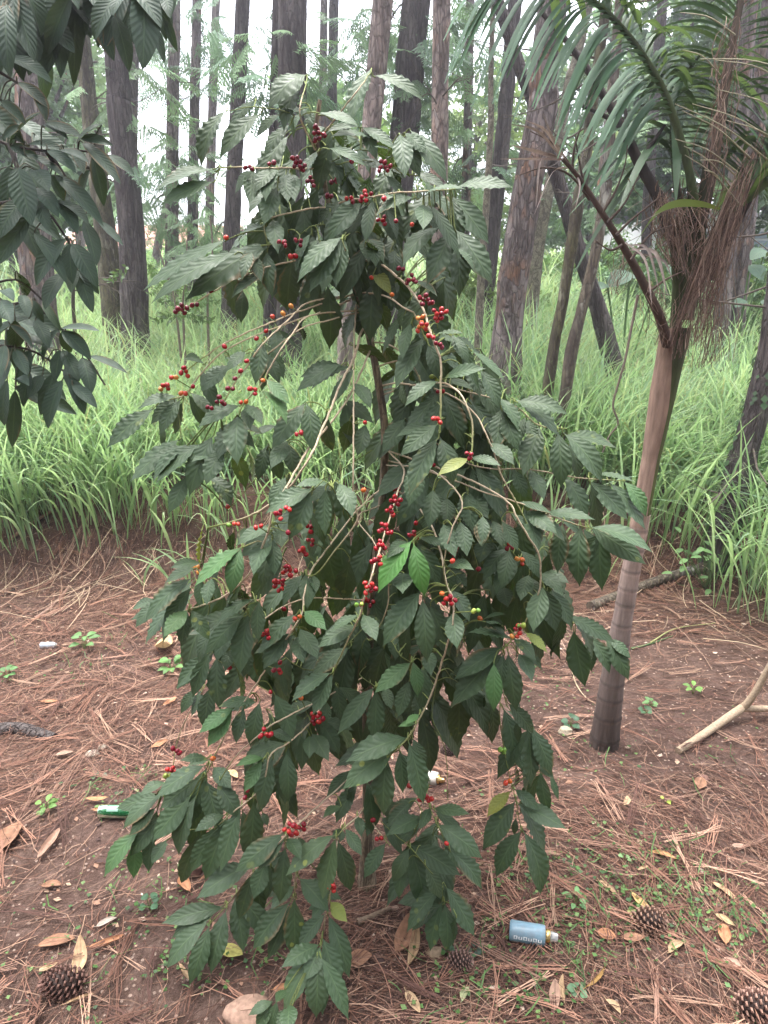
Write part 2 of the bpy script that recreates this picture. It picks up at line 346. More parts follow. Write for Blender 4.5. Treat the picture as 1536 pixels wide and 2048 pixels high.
# ================================================================== coffee tree
# leaves of the coffee tree: base x y, tip x y, width (photo pixels), kind
LEAVES = """
453 222 414 310 45 d;510 200 468 252 40 d;520 229 458 297 40 d;560 229 523 265 30 d;612 151 554 203 60 d;600 160 575 240 50 d;562 218 611 240 34 g;619 216 596 250 24 g;429 338 335 372 34 g;432 346 398 375 26 d;427 364 346 400 30 g
458 338 437 364 20 d;505 338 500 393 40;552 336 536 388 45;554 377 533 435 42;580 346 588 390 40;546 440 554 492 40;531 453 489 479 38 d;540 489 385 592 56;453 481 302 572 40;473 507 318 598 36;533 492 492 530 34
650 391 598 445 34 d;622 468 602 520 34;637 479 601 528 36;572 349 575 393 36;742 140 706 240 56;748 153 826 192 24;636 226 698 247 34 g;719 255 669 262 22;724 255 776 291 26;745 281 680 276 24;729 278 690 307 46 d;742 284 802 338 44 o;790 308 758 297 20 g
800 268 808 336 46 g;820 262 888 358 32 g;810 266 845 300 30 g;654 294 703 341 20 g;706 325 760 338 34;781 338 802 354 20;828 346 878 370 20 g;794 385 766 402 20 g;828 396 768 424 30 g;836 398 909 383 32 g;914 375 1000 375 30 g;904 393 961 466 44 g;862 411 906 492 24 g;906 495 940 534 16 g
846 409 846 448 40 g;858 410 850 450 30;880 455 823 515 58;901 466 857 562 54;912 461 968 545 58 g;914 416 930 455 36 d;747 401 735 466 26;724 406 669 468 38;737 409 700 470 22 d;773 419 789 466 20 d;781 463 785 500 30 d;797 471 772 535 46 d;684 476 603 557 44;684 478 634 560 42;690 478 676 553 40;729 479 735 515 34;737 479 761 516 36
600 380 575 440 40 d;640 300 610 350 40 d;655 345 630 400 36 d;690 350 720 400 40 d;660 260 690 290 30 o;720 330 690 380 40 d;690 400 640 440 34 d;720 440 760 470 30 o;580 250 540 300 36 d;770 350 800 390 30 d;740 350 730 400 40 o
462 529 473 615 48 d;486 581 483 632 30 d;530 547 478 586 24;504 505 488 549 32;535 505 543 575 34;585 516 577 599 52 d;407 729 376 721 32;402 740 431 807 28;460 729 418 771 32;491 703 462 734 28;525 682 514 750 36;520 716 522 768 30 d;532 708 553 755 28 d;551 656 556 703 32;595 646 605 674 28 d
532 758 569 797 28 b;519 781 561 833 42 bs;355 794 295 812 30;363 799 329 854 34;306 818 235 878 38;376 789 402 841 26 d;381 786 418 825 22 d;327 850 325 888 12 d;480 812 415 846 30;491 810 517 841 34;478 831 476 908 56;359 879 283 944 42;375 890 322 949 30;401 889 320 960 40;427 871 390 965 48;445 900 419 955 44;375 952 346 1010 38
421 952 453 1001 44 d;466 902 486 962 38 o;494 897 502 954 30 o;611 807 559 878 44;614 807 624 885 46;553 852 517 866 18 d;440 880 405 960 40 d;465 850 500 885 30
710 521 736 625 38 d;728 521 735 600 30 d;718 609 722 660 44 d;747 565 741 674 50 d;708 625 695 682 40 d;702 596 684 620 30 d;770 635 778 698 20 d;809 628 775 692 32 d;822 646 809 703 36;820 600 806 650 30 d;848 677 804 755 48;856 687 879 750 36;853 682 853 729 24 d;869 669 913 667 24;903 669 926 716 28;916 669 955 770 24
887 758 952 742 30;877 763 825 802 36;882 786 817 875 50;884 786 916 870 52;874 849 817 898 36;827 562 864 586 28;788 500 783 552 42 d;921 729 952 781 34 d;708 768 734 807 36;689 805 702 872 42 d;690 800 734 836 38 d;653 825 663 885 38 d;731 849 718 898 38 d;809 838 775 890 42;799 740 767 763 24 o;804 760 814 800 42 o;684 729 614 771 30;705 734 640 770 24
750 600 770 650 40 o;760 690 790 740 40 o;770 540 800 580 36 o;745 540 775 580 30 y;700 690 760 720 26 o;790 800 800 850 40 o;700 840 690 890 40 o
903 672 929 716 30;942 701 994 748 22;999 797 1028 847 42;1030 800 1098 857 42;1002 818 994 883 46;1033 834 1017 901 28 d;1051 834 1030 886 30;1080 854 1054 930 54;1116 865 1121 951 46;1127 867 1186 943 48;1137 880 1150 943 30 d;978 886 1017 920 38;960 740 990 800 36;950 770 1000 830 34 d;935 690 960 740 30 d
938 918 889 944 22 y;936 936 871 1019 48 s;944 936 959 1001 38;949 933 1006 1038 52 g;941 915 988 928 30;1025 938 1046 985 30;1059 940 1082 987 38;1128 955 1162 1023 46;1178 963 1238 1023 44;1219 966 1274 1038 38;1248 963 1282 1018 30 b;1184 948 1252 961 16
1048 1018 1071 1083 46;1035 1005 1089 1023 18;1087 1033 1120 1072 28;1092 1025 1167 1036 24;1126 1046 1118 1124 42;1162 1052 1160 1145 52;1201 1062 1204 1171 52;1178 1052 1282 1122 48
962 1036 962 1080 32 g;985 1041 1001 1083 34 g;1003 1041 1029 1088 28 g;936 989 943 1046 42 g;980 1078 964 1117 44 d;1016 1096 977 1148 40;1035 1119 1001 1174 46;1040 1101 1074 1148 26;1058 1150 1045 1190 38;1076 1148 1113 1179 40;1006 1174 1014 1205 38 d;1037 1190 1024 1252 46 d;1087 1174 1071 1244 50;1102 1179 1134 1239 38;1123 1226 1108 1286 42 d;1128 1262 1108 1309 22 d
1136 1231 1209 1273 32 g;1147 1260 1165 1348 48;1175 1270 1209 1330 34;1209 1276 1246 1341 40;1214 1278 1251 1309 24;954 1242 923 1299 38 o;967 1239 1001 1231 22;1050 1265 1084 1296 20 y;1024 1278 956 1268 28;1010 1262 985 1252 22;1027 1278 1061 1312 32;1006 1294 930 1345 40;1002 1309 911 1406 58;988 1325 988 1401 36 b;1006 1307 1001 1362 24;1016 1305 1029 1396 44 g;1037 1307 1058 1351 38
964 1380 962 1409 22 d;977 1393 982 1466 38 d;1006 1417 1021 1495 42;1001 1378 1032 1411 26 d;1016 1406 1055 1453 34 d;1037 1437 1037 1475 16 d;1055 1456 1060 1547 46;1063 1456 1094 1529 38;1029 1495 1042 1531 22;1021 1508 1027 1560 34 d;1042 1536 1050 1573 26 d;1079 1529 1102 1552 24;1081 1542 1094 1609 28;1100 1550 1113 1589 14;1014 1492 1016 1518 16
1021 1583 985 1622 32 y;1029 1578 1068 1612 26;1030 1603 980 1678 46 g;1034 1604 1077 1683 42;1043 1662 1004 1733 42;1046 1662 1072 1761 42;1032 1636 1029 1662 14 d
866 1618 923 1626 24 s;845 1634 790 1662 40;874 1649 944 1702 44;900 1702 949 1761 44;822 1691 913 1746 48;819 1694 845 1808 46;819 1696 793 1748 34 d;811 1730 801 1782 28 g;850 1730 874 1782 36 d;881 1777 829 1845 34 g;884 1803 866 1879 36 g;889 1806 892 1881 38 g;892 1774 936 1850 44;913 1834 907 1879 16 d;762 1631 795 1694 26;772 1686 738 1741 32;819 1605 785 1642 38 d;860 1616 845 1650 28;866 1670 889 1702 22 d
814 1476 720 1513 46;791 1499 695 1572 54 s;774 1513 768 1620 50;799 1502 804 1567 32;817 1484 840 1580 44;825 1476 843 1525 28 d;716 1568 682 1628 40;732 1563 740 1644 40;830 1447 804 1452 12 b;838 1429 817 1445 20 b;701 1540 664 1581 28;682 1613 654 1631 24 s;714 1631 721 1665 24;742 1647 725 1660 18
669 1670 594 1733 38 s;672 1675 651 1772 38 s;690 1657 716 1699 30;682 1657 668 1675 18;836 1595 787 1636 38 d;780 1600 790 1632 24 d
414 1516 372 1520 22;411 1531 334 1581 38;400 1557 338 1604 40;382 1591 312 1674 50;393 1594 361 1700 50;413 1562 432 1635 48;427 1534 455 1568 36;434 1565 471 1622 42 g;325 1589 264 1643 30;330 1565 291 1586 28;312 1615 270 1659 28;317 1635 273 1695 42;281 1659 225 1732 34 b;270 1682 268 1740 32 b;304 1667 299 1727 36;334 1680 310 1718 30
528 1516 484 1529 24 b;525 1521 497 1570 30 b;546 1518 525 1596 42 g;572 1503 575 1581 38 g;559 1562 523 1617 32 d;481 1615 450 1714 40;507 1602 499 1695 44 d;453 1641 414 1750 44;434 1651 393 1724 36;403 1661 372 1742 26 d;450 1630 403 1656 28;525 1625 533 1646 18 d
567 1667 492 1727 46;570 1677 528 1727 30;570 1693 562 1780 38;575 1677 596 1711 32;531 1724 512 1781 40;541 1734 534 1786 20;507 1729 403 1792 48;505 1745 484 1818 34 g;473 1786 484 1878 42;445 1812 367 1862 40;453 1820 429 1919 42;416 1846 341 1929 40;419 1851 382 1960 38
588 1773 552 1809 36;580 1804 523 1877 44;588 1796 591 1911 42 s;599 1757 645 1809 44 g;627 1734 640 1765 36 d;656 1799 630 1830 26;651 1828 609 1882 40 g;661 1804 687 1835 30 y;656 1830 695 1945 40;645 1877 671 1984 44;638 1890 580 1925 44;632 1911 573 2010 52 s;640 1911 645 2020 40;544 2000 520 2046 28 s;554 2002 539 2050 26;570 1979 556 2000 24;580 2010 578 2056 40
402 1131 411 1058 36 y;401 1126 354 1134 24;390 1136 343 1160 26;398 1155 401 1204 28;385 1157 312 1225 40;382 1176 338 1235 34;315 1202 281 1243 32;364 1199 307 1268 42;375 1221 338 1262 40 bs;377 1223 367 1278 28;382 1221 411 1268 34 s;430 1257 388 1268 28 d;484 1095 411 1155 34 b;483 1096 466 1168 38 b
544 1074 515 1134 50 g;546 1079 549 1134 36 g;468 1064 468 1097 28 d;489 1056 487 1084 28;546 1056 489 1084 30;559 1058 562 1087 34 d;442 1126 437 1170 30 d;424 1157 416 1199 32 g;625 980 552 1017 38;622 983 588 1058 48;658 967 606 972 28;651 978 651 1050 42;678 967 699 1019 44;572 954 546 1004 34;575 881 549 925 38;536 889 520 946 30;557 884 549 938 20 d
612 1019 640 1075 40 d;617 1030 653 1082 48 d;606 1149 575 1199 34;612 1147 614 1202 38;622 1149 630 1178 26;510 1199 453 1235 36;520 1200 518 1265 34;468 1186 458 1220 28 d;481 1178 487 1215 28 d;487 1229 427 1291 38;466 1255 440 1309 40 g;497 1229 484 1322 46 g;430 1257 405 1310 26;463 1299 453 1333 28
416 1307 367 1361 32;419 1304 393 1374 34;437 1309 440 1395 46;468 1330 476 1393 36 o;494 1294 489 1341 36 d;421 1374 411 1440 40 g;406 1377 388 1421 28;393 1377 369 1416 26;593 1229 536 1289 46 g;588 1270 554 1304 28 g;583 1265 539 1322 38 g;593 1273 604 1315 34;599 1257 627 1304 40;609 1223 643 1252 36 b;533 1286 541 1341 40 d
510 1400 453 1411 26;468 1416 414 1455 30 b;466 1416 427 1476 36 b;489 1416 476 1471 34;520 1403 505 1473 36;549 1388 578 1458 46 g;562 1346 570 1382 16 d;632 1406 580 1424 34 d;609 1437 572 1455 34 d;663 1346 602 1390 44 g;666 1348 635 1411 36 g;653 1403 648 1442 26;718 1231 674 1257 30;713 1252 653 1286 38 g;695 1283 622 1346 50;723 1252 721 1325 42;697 1291 682 1380 50 g;726 1229 747 1270 38;671 1369 679 1427 36 g
749 1374 692 1447 38;752 1377 749 1460 38;768 1372 780 1408 26;822 1325 766 1372 38 b;825 1322 833 1377 32 b;846 1330 843 1400 40;819 1361 801 1419 32;856 1302 861 1341 34;778 1398 778 1460 46 d;830 1390 840 1429 30 d;768 1296 752 1361 30 d;842 1183 773 1283 60 g;845 1196 852 1296 44 g;820 1244 814 1304 36 d;908 1223 913 1281 44 g;955 1244 921 1302 38 o;785 1270 790 1310 30
637 1440 669 1494 36 g;653 1442 664 1490 32;624 1468 650 1510 40;619 1471 619 1507 30 g;603 1471 603 1525 30 g;570 1486 507 1510 40;578 1492 572 1585 40;544 1463 575 1480 30 d
824 1082 772 1162 48 B;827 1087 845 1170 44 B;834 1084 871 1152 46;837 1074 879 1095 24 s;816 1084 782 1110 28;832 925 772 980 50;876 876 832 965 54;860 954 808 1032 46;879 876 900 949 50 d;866 980 860 1040 42;894 996 894 1037 40 d;933 980 938 1043 46 g;920 1043 931 1097 38;886 1048 905 1100 42;965 1032 965 1079 32 g;978 1079 985 1120 30 d
808 1147 806 1178 44;894 1134 936 1139 36;910 1150 925 1195 40 d;663 980 652 1050 42 d;730 1011 728 1038 18 d;647 1076 670 1162 54 d;700 1120 690 1180 50 d;770 1120 800 1170 40 d;850 1110 840 1160 40 d;640 1040 625 1100 44 d;900 1180 930 1230 40 d;860 1210 890 1290 44 d
"""
# branches of the coffee tree: radius mm at its root; way-points in photo pixels from the trunk outward; depth share of the crown at the tip
BRANCHES = """
3 .75:762 978,713 1022,660 1090,624 1140,608 1190,605 1225,588 1255,541 1325,490 1402,455 1462,430 1510,411 1552
4 .7:738 650,722 665,708 716,682 766,661 820,648 850,619 915,570 985,515 1024,470 1042,416 1056
3.6 .8:745 690,700 790,650 860,622 889,572 975,546 1019,536 1064,510 1126,486 1162,442 1196,375 1220,338 1233
3 .5:712 610,708 695,707 900,707 990,713 1017,712 1045,665 1108,631 1149,612 1150
2.6 .6:762 1010,715 1035,748 1084,767 1131,777 1170,774 1215,757 1257,739 1281
3 .85:775 900,808 940,795 985,787 1011,772 1058,756 1110,741 1157,725 1209,720 1229,692 1288,666 1346
4 .7:690 520,730 520,762 529,804 562,830 591,848 622,861 667,880 715,882 750,882 786,880 865
3.4 .4:710 588,739 586,775 594,809 617,830 630,851 680
3 .4:747 685,773 687,804 706,835 747,850 790
3 .2:754 734,796 721,840 727,870 760
3.2 .8:765 771,796 766,833 771,880 765,913 779,932 807,945 846,945 890,942 925
3 .5:765 790,830 770,900 790,950 828,975 875,991 914,1004 953,1041 1020,1060 1060
3.4 .6:770 900,860 930,940 960,1014 1002,1032 1031,1058 1075,1076 1106,1081 1143,1076 1192,1050 1244,1024 1278,1006 1299
2.6 .3:770 860,860 880,930 925,988 938,1056 938,1124 951,1184 958,1250 962
2.6 .3:765 780,860 770,960 790,1035 815,1074 849,1134 858
2.8 .45:772 920,880 950,970 985,1035 1005,1100 1031,1162 1052,1200 1060
3.4 .9:765 960,820 1000,858 1043,881 1103,894 1170,905 1196,907 1220,903 1260,882 1330,861 1393,838 1440,816 1476,791 1500,774 1515
2.8 .7:768 930,860 940,923 998,907 1050,889 1113,890 1160,900 1195
2.6 .6:735 1200,600 1200,500 1260,440 1310,416 1364,375 1432,354 1486,345 1540
3 .8:735 1350,640 1400,549 1447,500 1486,466 1520,440 1560
3 .8:735 1370,690 1400,640 1429,580 1484,541 1510,522 1575,460 1630,425 1660
3 .9:735 1480,720 1530,693 1561,650 1600,604 1641,575 1668,520 1730,481 1776,450 1815,419 1848
2.6 .8:735 1600,716 1632,698 1647,672 1675
2.8 .95:735 1640,700 1645,675 1683,664 1766,661 1785,655 1815,651 1830,645 1880,635 1910
2.6 .85:600 1641,592 1700,591 1739,590 1770,588 1796
3 .6:738 1620,746 1647,780 1691
2.4 .7:738 1590,760 1640,819 1694,850 1730,881 1770,887 1803
2.4 .5:905 1230,950 1330,1001 1378,1014 1410,1032 1435,1055 1456
2.4 .5:1001 1385,1000 1440,1011 1513,1021 1560,1032 1604,1043 1662
2.8 .5:712 587,620 615,527 651,449 687,402 719,380 735
2.8 .5:700 600,640 625,585 643,500 676,444 706,407 742,385 770,366 792,330 800
2.8 .6:710 590,620 604,579 638,527 687,496 729,470 766,447 805,440 830
2.8 .6:716 620,620 632,585 667,564 695,540 737,519 773,488 807,478 830
2.6 .5:716 625,660 640,605 656,538 706,493 732
2.8 .4:653 428,651 416,609 419,546 435,528 445,535 490
2.4 .3:658 448,622 453,600 470
2.8 .4:645 340,625 338,560 336,505 336,470 334,440 336
2.4 .3:646 338,680 328,720 320,781 330
2.8 .6:659 416,693 401,732 396,792 385,844 383,910 378
2.2 .4:650 330,720 300,779 318,797 343,836 351
2.8 .5:690 505,640 510,590 521,527 536,475 555,436 578,392 604,360 622
2 .1:745 900,640 960,494 990,515 954,437 1045
2 .5:880 1330,864 1427,880 1470,892 1512,896 1600
2.2 .6:815 1690,840 1640,848 1610,870 1620
2.4 .7:860 1560,855 1600,880 1660,900 1702
2.6 .75:600 1150,530 1085,483 1096
2.4 .75:735 1100,660 970,625 982
2.4 .7:735 1250,620 1340,497 1229,520 1200
2.4 .7:770 1260,800 1310,822 1325
2.4 .6:735 1330,720 1350,752 1374
2.6 .6:630 300,600 230,612 170
2.6 .6:630 290,700 200,742 145
2.4 .5:650 340,600 240,520 215,453 222
2.6 .5:700 540,690 500,684 478
2.4 .3:880 1100,940 1090,1000 1085,1040 1120,1076 1148
2.4 .4:1076 1170,1102 1200,1128 1232,1175 1262,1212 1277
"""
# berries: x y count colours (r ripe, d dark ripe, o orange, g green)
BERRIES = """
635 268 8 d;598 325 8 d;545 327 2 d;497 334 3 d;622 365 4 d;452 475 1 o;565 485 3 d;598 483 3 d;588 514 2 r;768 335 7 d;702 315 3 d;670 363 2 d;700 398 3 r;730 393 6 r;768 397 1 r;763 442 4 r;792 442 1 r;824 449 1 o;660 395 2 d;362 620 6 d;392 611 2 d;422 581 1 d;449 693 1 r;532 662 1 r;513 677 1 r;545 633 1 o;566 627 1 o;582 612 1 o;493 722 1 r
481 742 1 r;470 757 1 d;462 778 2 d;441 803 4 d;421 817 2 d;507 780 3 r;526 761 1 o;489 805 2 o;370 745 4 r;350 757 2 o;332 770 3 r;322 778 1 o;386 773 1 r;369 788 2 o;803 540 2 d;824 560 5 d;853 600 7 d;880 628 8 r;843 635 2 o;845 655 5 o;850 650 3 r;863 675 2 r;877 690 3 d;784 589 1 o;743 555 1 o;940 761 1 r;870 755 3 g;882 782 2 r;873 840 3 r;803 827 2 r;730 845 1 r;600 868 2 r;939 909 3 r
456 1013 1 o;475 1050 2 o;458 1050 1 g;557 1030 4 r;577 1020 2 r;519 1054 2 r;576 1065 1 d;620 1055 3 r;622 1083 3 r;605 1105 4 r;578 1142 7 r;562 1168 8 r;394 1137 3 o;335 1231 1 o;568 1218 1 r;597 1235 2 o;793 980 4 r;788 1003 6 r;780 1024 4 r;770 1060 7 r;763 1092 5 r;755 1122 5 r;738 1176 7 r;734 1205 6 r;720 1208 2 g;867 930 1 r;742 985 1 g;727 980 1 o;825 1072 4 r;832 1046 1 r;907 1104 4 d;905 1122 1 o;897 1200 6 r;884 1187 1 o;954 1222 2 g;960 1237 1 o;957 1138 1 r
1018 1088 1 o;1021 1098 2 d;1041 1120 3 o;1043 1250 2 g;1037 1258 4 r;1030 1272 2 o;532 1268 4 r;560 1325 1 r;555 1340 3 r;541 1384 1 r;352 1500 3 d;342 1540 4 r;338 1550 3 g;426 1517 1 o;530 1468 6 r;633 1435 8 r;459 1336 1 r;495 1580 1 d;490 1595 1 d;602 1396 1 o;1018 1566 2 o;1005 1500 3 g;585 1650 3 r;605 1652 3 r;575 1662 3 r;590 1670 2 r;665 1775 5 r;760 1680 2 r;746 1640 1 r;850 1597 6 r;814 1570 3 r;893 1687 1 r
"""
TRUNK_PX = [(733, 1800), (735, 1700), (737, 1600), (736, 1500), (734, 1400), (736, 1310), (746, 1200), (755, 1100), (765, 1000), (770, 870), (757, 770), (738, 670), (712, 580), (695, 520), (662, 425), (645, 340), (632, 265), (640, 200)]
YT = 1.60
HALF = np.array([[130, 120], [200, 170], [300, 280], [400, 300], [500, 340], [600, 370], [750, 420], [900, 470], [1050, 520], [1200, 480], [1350, 380], [1500, 380], [1650, 380], [1800, 300], [2050, 230]], float)
TPX = np.array(TRUNK_PX, float)

def shell(px, py):
    c = np.interp(py, TPX[::-1, 1], TPX[::-1, 0]); hw = np.interp(py, HALF[:, 0], HALF[:, 1])
    u = min(abs(px - c) / hw, 1)
    return min(.44, .75 * hw * 1.7 / F) * sqrt(max(1 - u * u, 0.04))

def clampY(py, Y, low=.1):
    a = PITCH + math.atan((py - 1024) / F)
    if a > 0.05: Y = min(Y, (CAMH - low) / tan(a))
    return Y

def coffeeY(px, py, frac): return clampY(py, YT - shell(px, py) * frac)

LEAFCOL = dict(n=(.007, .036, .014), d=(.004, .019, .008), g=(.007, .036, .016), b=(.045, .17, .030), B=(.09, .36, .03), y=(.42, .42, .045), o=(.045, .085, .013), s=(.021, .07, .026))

def leaf_grid(B, T, width, normal, nu=18, nv=6, arch=.07, fold=.22, wav=.05, nwav=7, tipdrop=.0, shape='coffee', corr=0.0, twist=0.0):
    B = np.asarray(B); T = np.asarray(T)
    L = np.linalg.norm(T - B); ax = (T - B) / L
    n = normal - ax * np.dot(normal, ax); n = n / (np.linalg.norm(n) + 1e-9)
    s = np.cross(n, ax)
    t = np.linspace(0, 1, nu + 1); v = np.linspace(-1, 1, nv + 1)
    if shape == 'coffee':
        w = np.sin(pi * np.clip((t - .05) / .95, 0, 1) ** .95) ** 1.08; w = w / w.max()
        w = np.where(t > .84, w * (1 - .3 * (t - .84) / .16), w)
    elif shape == 'oval':
        w = np.sin(pi * t ** .9) ** .75; w = w / w.max()
    else:
        w = np.sin(pi * t ** .7) ** .9; w = w / w.max()
    w = np.maximum(w, .025) * width / 2
    ph = RNG.random() * 6.28
    TT, VV = np.meshgrid(t, v, indexing='ij')
    tw = twist * (TT - .3)
    x = VV * w[:, None] * (1 + (wav * .9 * np.sin(2 * pi * nwav * TT + ph)) * (abs(VV) > .8))
    z = fold * w[:, None] * abs(VV) ** 1.3 + wav * width * np.sin(2 * pi * nwav * TT + ph + np.sign(VV) * .7) * abs(VV) ** 3 * (w / (w.max()))[:, None]
    if corr: z = z + corr * width * np.sin(2 * pi * (TT * 9 - abs(VV) * 1.9)) * np.clip(abs(VV) * 1.6, 0, 1) * np.clip(w / w.max() * 1.2 - .2, 0, 1)[:, None]
    zz = arch * L * 4 * TT * (1 - TT) + z * np.cos(tw) + x * np.sin(tw)
    xx = x * np.cos(tw)
    P = B + ax * (TT * L)[..., None] + s * xx[..., None] + n * zz[..., None]
    UV = np.stack([TT, VV * .5 + .5], -1)
    return P, UV

TRW = np.array([at(x, y, YT) for x, y in TRUNK_PX])
base = on_ground(735, 1785)
TRW[0] = [at(733, 1800, YT)[0], YT, float(ground_z(at(733, 1800, YT)[0], YT)) - .03]
coffee = thing('coffee_tree', 'young coffee tree hung with red cherries and glossy dark leaves in the clearing', 'coffee tree', TRW[0])
b = MB()
tp = smooth_path(TRW, 90)
tr = np.interp(np.linspace(0, 1, 90), [0, .04, .12, .3, .5, .75, 1], [.030, .022, .0165, .0125, .0115, .008, .004])
b.tube(tp, tr, 12, jit=.10, seed=4)
b.build('trunk', M['coffee_bark'], coffee)

branches = []
for line in BRANCHES.strip().split('\n'):
    h, p = line.split(':'); r, fe = h.split()
    pts = np.array([[float(a) for a in q.split()] for q in p.split(',')])
    L = np.concatenate([[0], np.cumsum(np.linalg.norm(np.diff(pts, axis=0), axis=1))]); t = L / L[-1]
    i0 = 0.0
    start_on_trunk = min(np.hypot(TPX[:, 0] - pts[0, 0], TPX[:, 1] - pts[0, 1]).min(), abs(np.interp(pts[0, 1], TPX[::-1, 1], TPX[::-1, 0]) - pts[0, 0])) < 40
    f0 = 0 if start_on_trunk else .55 * float(fe)
    W = np.array([at(x, y, coffeeY(x, y, f0 + (min(1.05, float(fe) * 1.2) - f0) * min(1, 1.9 * tt))) for (x, y), tt in zip(pts, t)])
    n = max(12, int(L[-1] / 9))
    W = smooth_path(W, n)
    W[1:-1] += (RNG.random((n - 2, 3)) - .5) * .0015
    px = 768 + F * W[:, 0] / ((W - CAMP) @ FW); py = 1024 - F * ((W - CAMP) @ UP) / ((W - CAMP) @ FW)
    branches.append(dict(W=W, px=px, py=py, r=float(r) * .001, tw=MB(), lf=MB(), ls=MB(), ch=[], long=L[-1]))

def nearest_branch(x, y):
    best = None
    for k, br in enumerate(branches):
        d = np.hypot(br['px'] - x, br['py'] - y); i = int(d.argmin())
        if best is None or d[i] < best[0]: best = (d[i], k, i)
    return best

def view_dir(p): return nrm(CAMP - np.asarray(p))

TWIGC = np.array([.58, .46, .32]); GREENC = np.array([.22, .27, .08])
def put_leaf(bx, by, tx, ty, w, kind, hidden=None):
    vx, vy = tx - bx, ty - by; bx -= vx * .04; by -= vy * .04; ex = .3 if np.hypot(vx, vy) < 105 else .1; tx += vx * ex; ty += vy * ex; w *= .96
    d, k, i = nearest_branch(bx, by); br = branches[k]
    fr = .45 + .5 * float(vnoise(bx / 70, by / 70, 31))
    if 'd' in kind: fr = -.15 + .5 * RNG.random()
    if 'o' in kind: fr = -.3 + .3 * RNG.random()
    if hidden is not None: fr = hidden
    Y = coffeeY(bx, by, fr)
    if d < 75 and hidden is None:
        q = d / 75; Y = br['W'][i][1] * (1 - q * .6) + Y * q * .6 + .02
    if 'B' in kind: Y -= .09
    elif 'b' in kind: Y -= .03
    Y = clampY(by, Y, .14)
    B = at(bx, by, Y)
    sc = depth_of(B) / F
    Lp = np.hypot(tx - bx, ty - by) * sc; wm = w * sc
    Ln = max(Lp * 1.05, min(wm * 2.5, .19))
    dY = -sqrt(max(Ln * Ln - Lp * Lp, 0)) * .75 - .015
    if 'd' in kind or 'o' in kind: dY = -dY * RNG.choice([-1, 1]) * .6
    T = at(tx, ty, clampY(ty, Y + dY, .04))
    nn = view_dir(B) * .55 + np.array([0, 0, .85]) + (RNG.random(3) - .5) * np.array([.8, .6, .3])
    if 'o' in kind: nn = nn * np.array([1, 1, 1]) + np.array([0, 1.4, 0])
    ax = nrm(T - B); n = nn - ax * np.dot(nn, ax); n = nrm(n)
    vis = max(.72, abs(float(np.dot(n, view_dir(B)))))
    wreal = min(wm / vis * .98, Ln * .37)
    c = kind.replace('s', '') or 's'
    key = c[0] if c and c[0] in LEAFCOL else 'n'
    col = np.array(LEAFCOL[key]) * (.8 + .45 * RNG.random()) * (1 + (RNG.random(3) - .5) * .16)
    P, UV = leaf_grid(B, T, wreal, n, nu=30, nv=6, arch=.04 + .10 * RNG.random(), fold=-.05 + .3 * RNG.random(), wav=.025 + .04 * RNG.random(), nwav=7 + RNG.random() * 3, corr=.015, twist=(RNG.random() - .5) * .5)
    tgt = br['ls'] if 's' in kind else br['lf']
    tgt.grid(P, UV, col)
    # leaf stalk back to its twig
    A = br['W'][i]
    if d < 120:
        mid = (A + B) / 2 + np.array([0, .01, .006])
        br['tw'].tube(smooth_path([A, mid, B, B + (T - B) * .06], 8 if d < 60 else 14), [.0013 if d < 60 else .0016] * (8 if d < 60 else 14), 5, GREENC if d < 60 else GREENC * .6, cap=False)

for rec in LEAVES.replace('\n', ';').split(';'):
    f = rec.split()
    if len(f) < 5: continue
    bx, by, tx, ty, w = map(float, f[:5])
    kd = f[5] if len(f) > 5 else 'n'
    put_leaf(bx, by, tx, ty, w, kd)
    if kd in 'ngs' and RNG.random() < .55:      # its neighbour in the pair, a little deeper
        an = radians(18 + 26 * RNG.random()) * RNG.choice([-1, 1]); vx, vy = (tx - bx) * (.75 + .3 * RNG.random()), (ty - by) * (.75 + .3 * RNG.random())
        ex, ey = vx * cos(an) - vy * sin(an), vx * sin(an) + vy * cos(an); ey = max(ey, .25 * np.hypot(vx, vy))
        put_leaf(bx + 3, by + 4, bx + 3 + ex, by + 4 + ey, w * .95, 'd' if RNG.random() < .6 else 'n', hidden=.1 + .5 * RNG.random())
# leaves deeper in the crown
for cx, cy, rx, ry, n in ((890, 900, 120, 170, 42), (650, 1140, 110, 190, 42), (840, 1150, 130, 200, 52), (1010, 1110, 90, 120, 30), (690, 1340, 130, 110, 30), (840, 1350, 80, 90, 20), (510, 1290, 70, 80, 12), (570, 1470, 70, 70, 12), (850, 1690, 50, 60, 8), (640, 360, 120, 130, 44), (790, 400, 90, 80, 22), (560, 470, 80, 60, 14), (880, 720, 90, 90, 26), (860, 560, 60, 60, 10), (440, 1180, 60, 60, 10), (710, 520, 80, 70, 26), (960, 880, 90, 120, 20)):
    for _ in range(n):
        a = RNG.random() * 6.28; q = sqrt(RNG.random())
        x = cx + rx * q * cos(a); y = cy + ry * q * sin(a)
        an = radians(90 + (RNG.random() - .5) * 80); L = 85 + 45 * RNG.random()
        put_leaf(x, y, x + L * cos(an), y + L * sin(an), 34 + 14 * RNG.random(), 'd', hidden=-.75 + .95 * RNG.random())

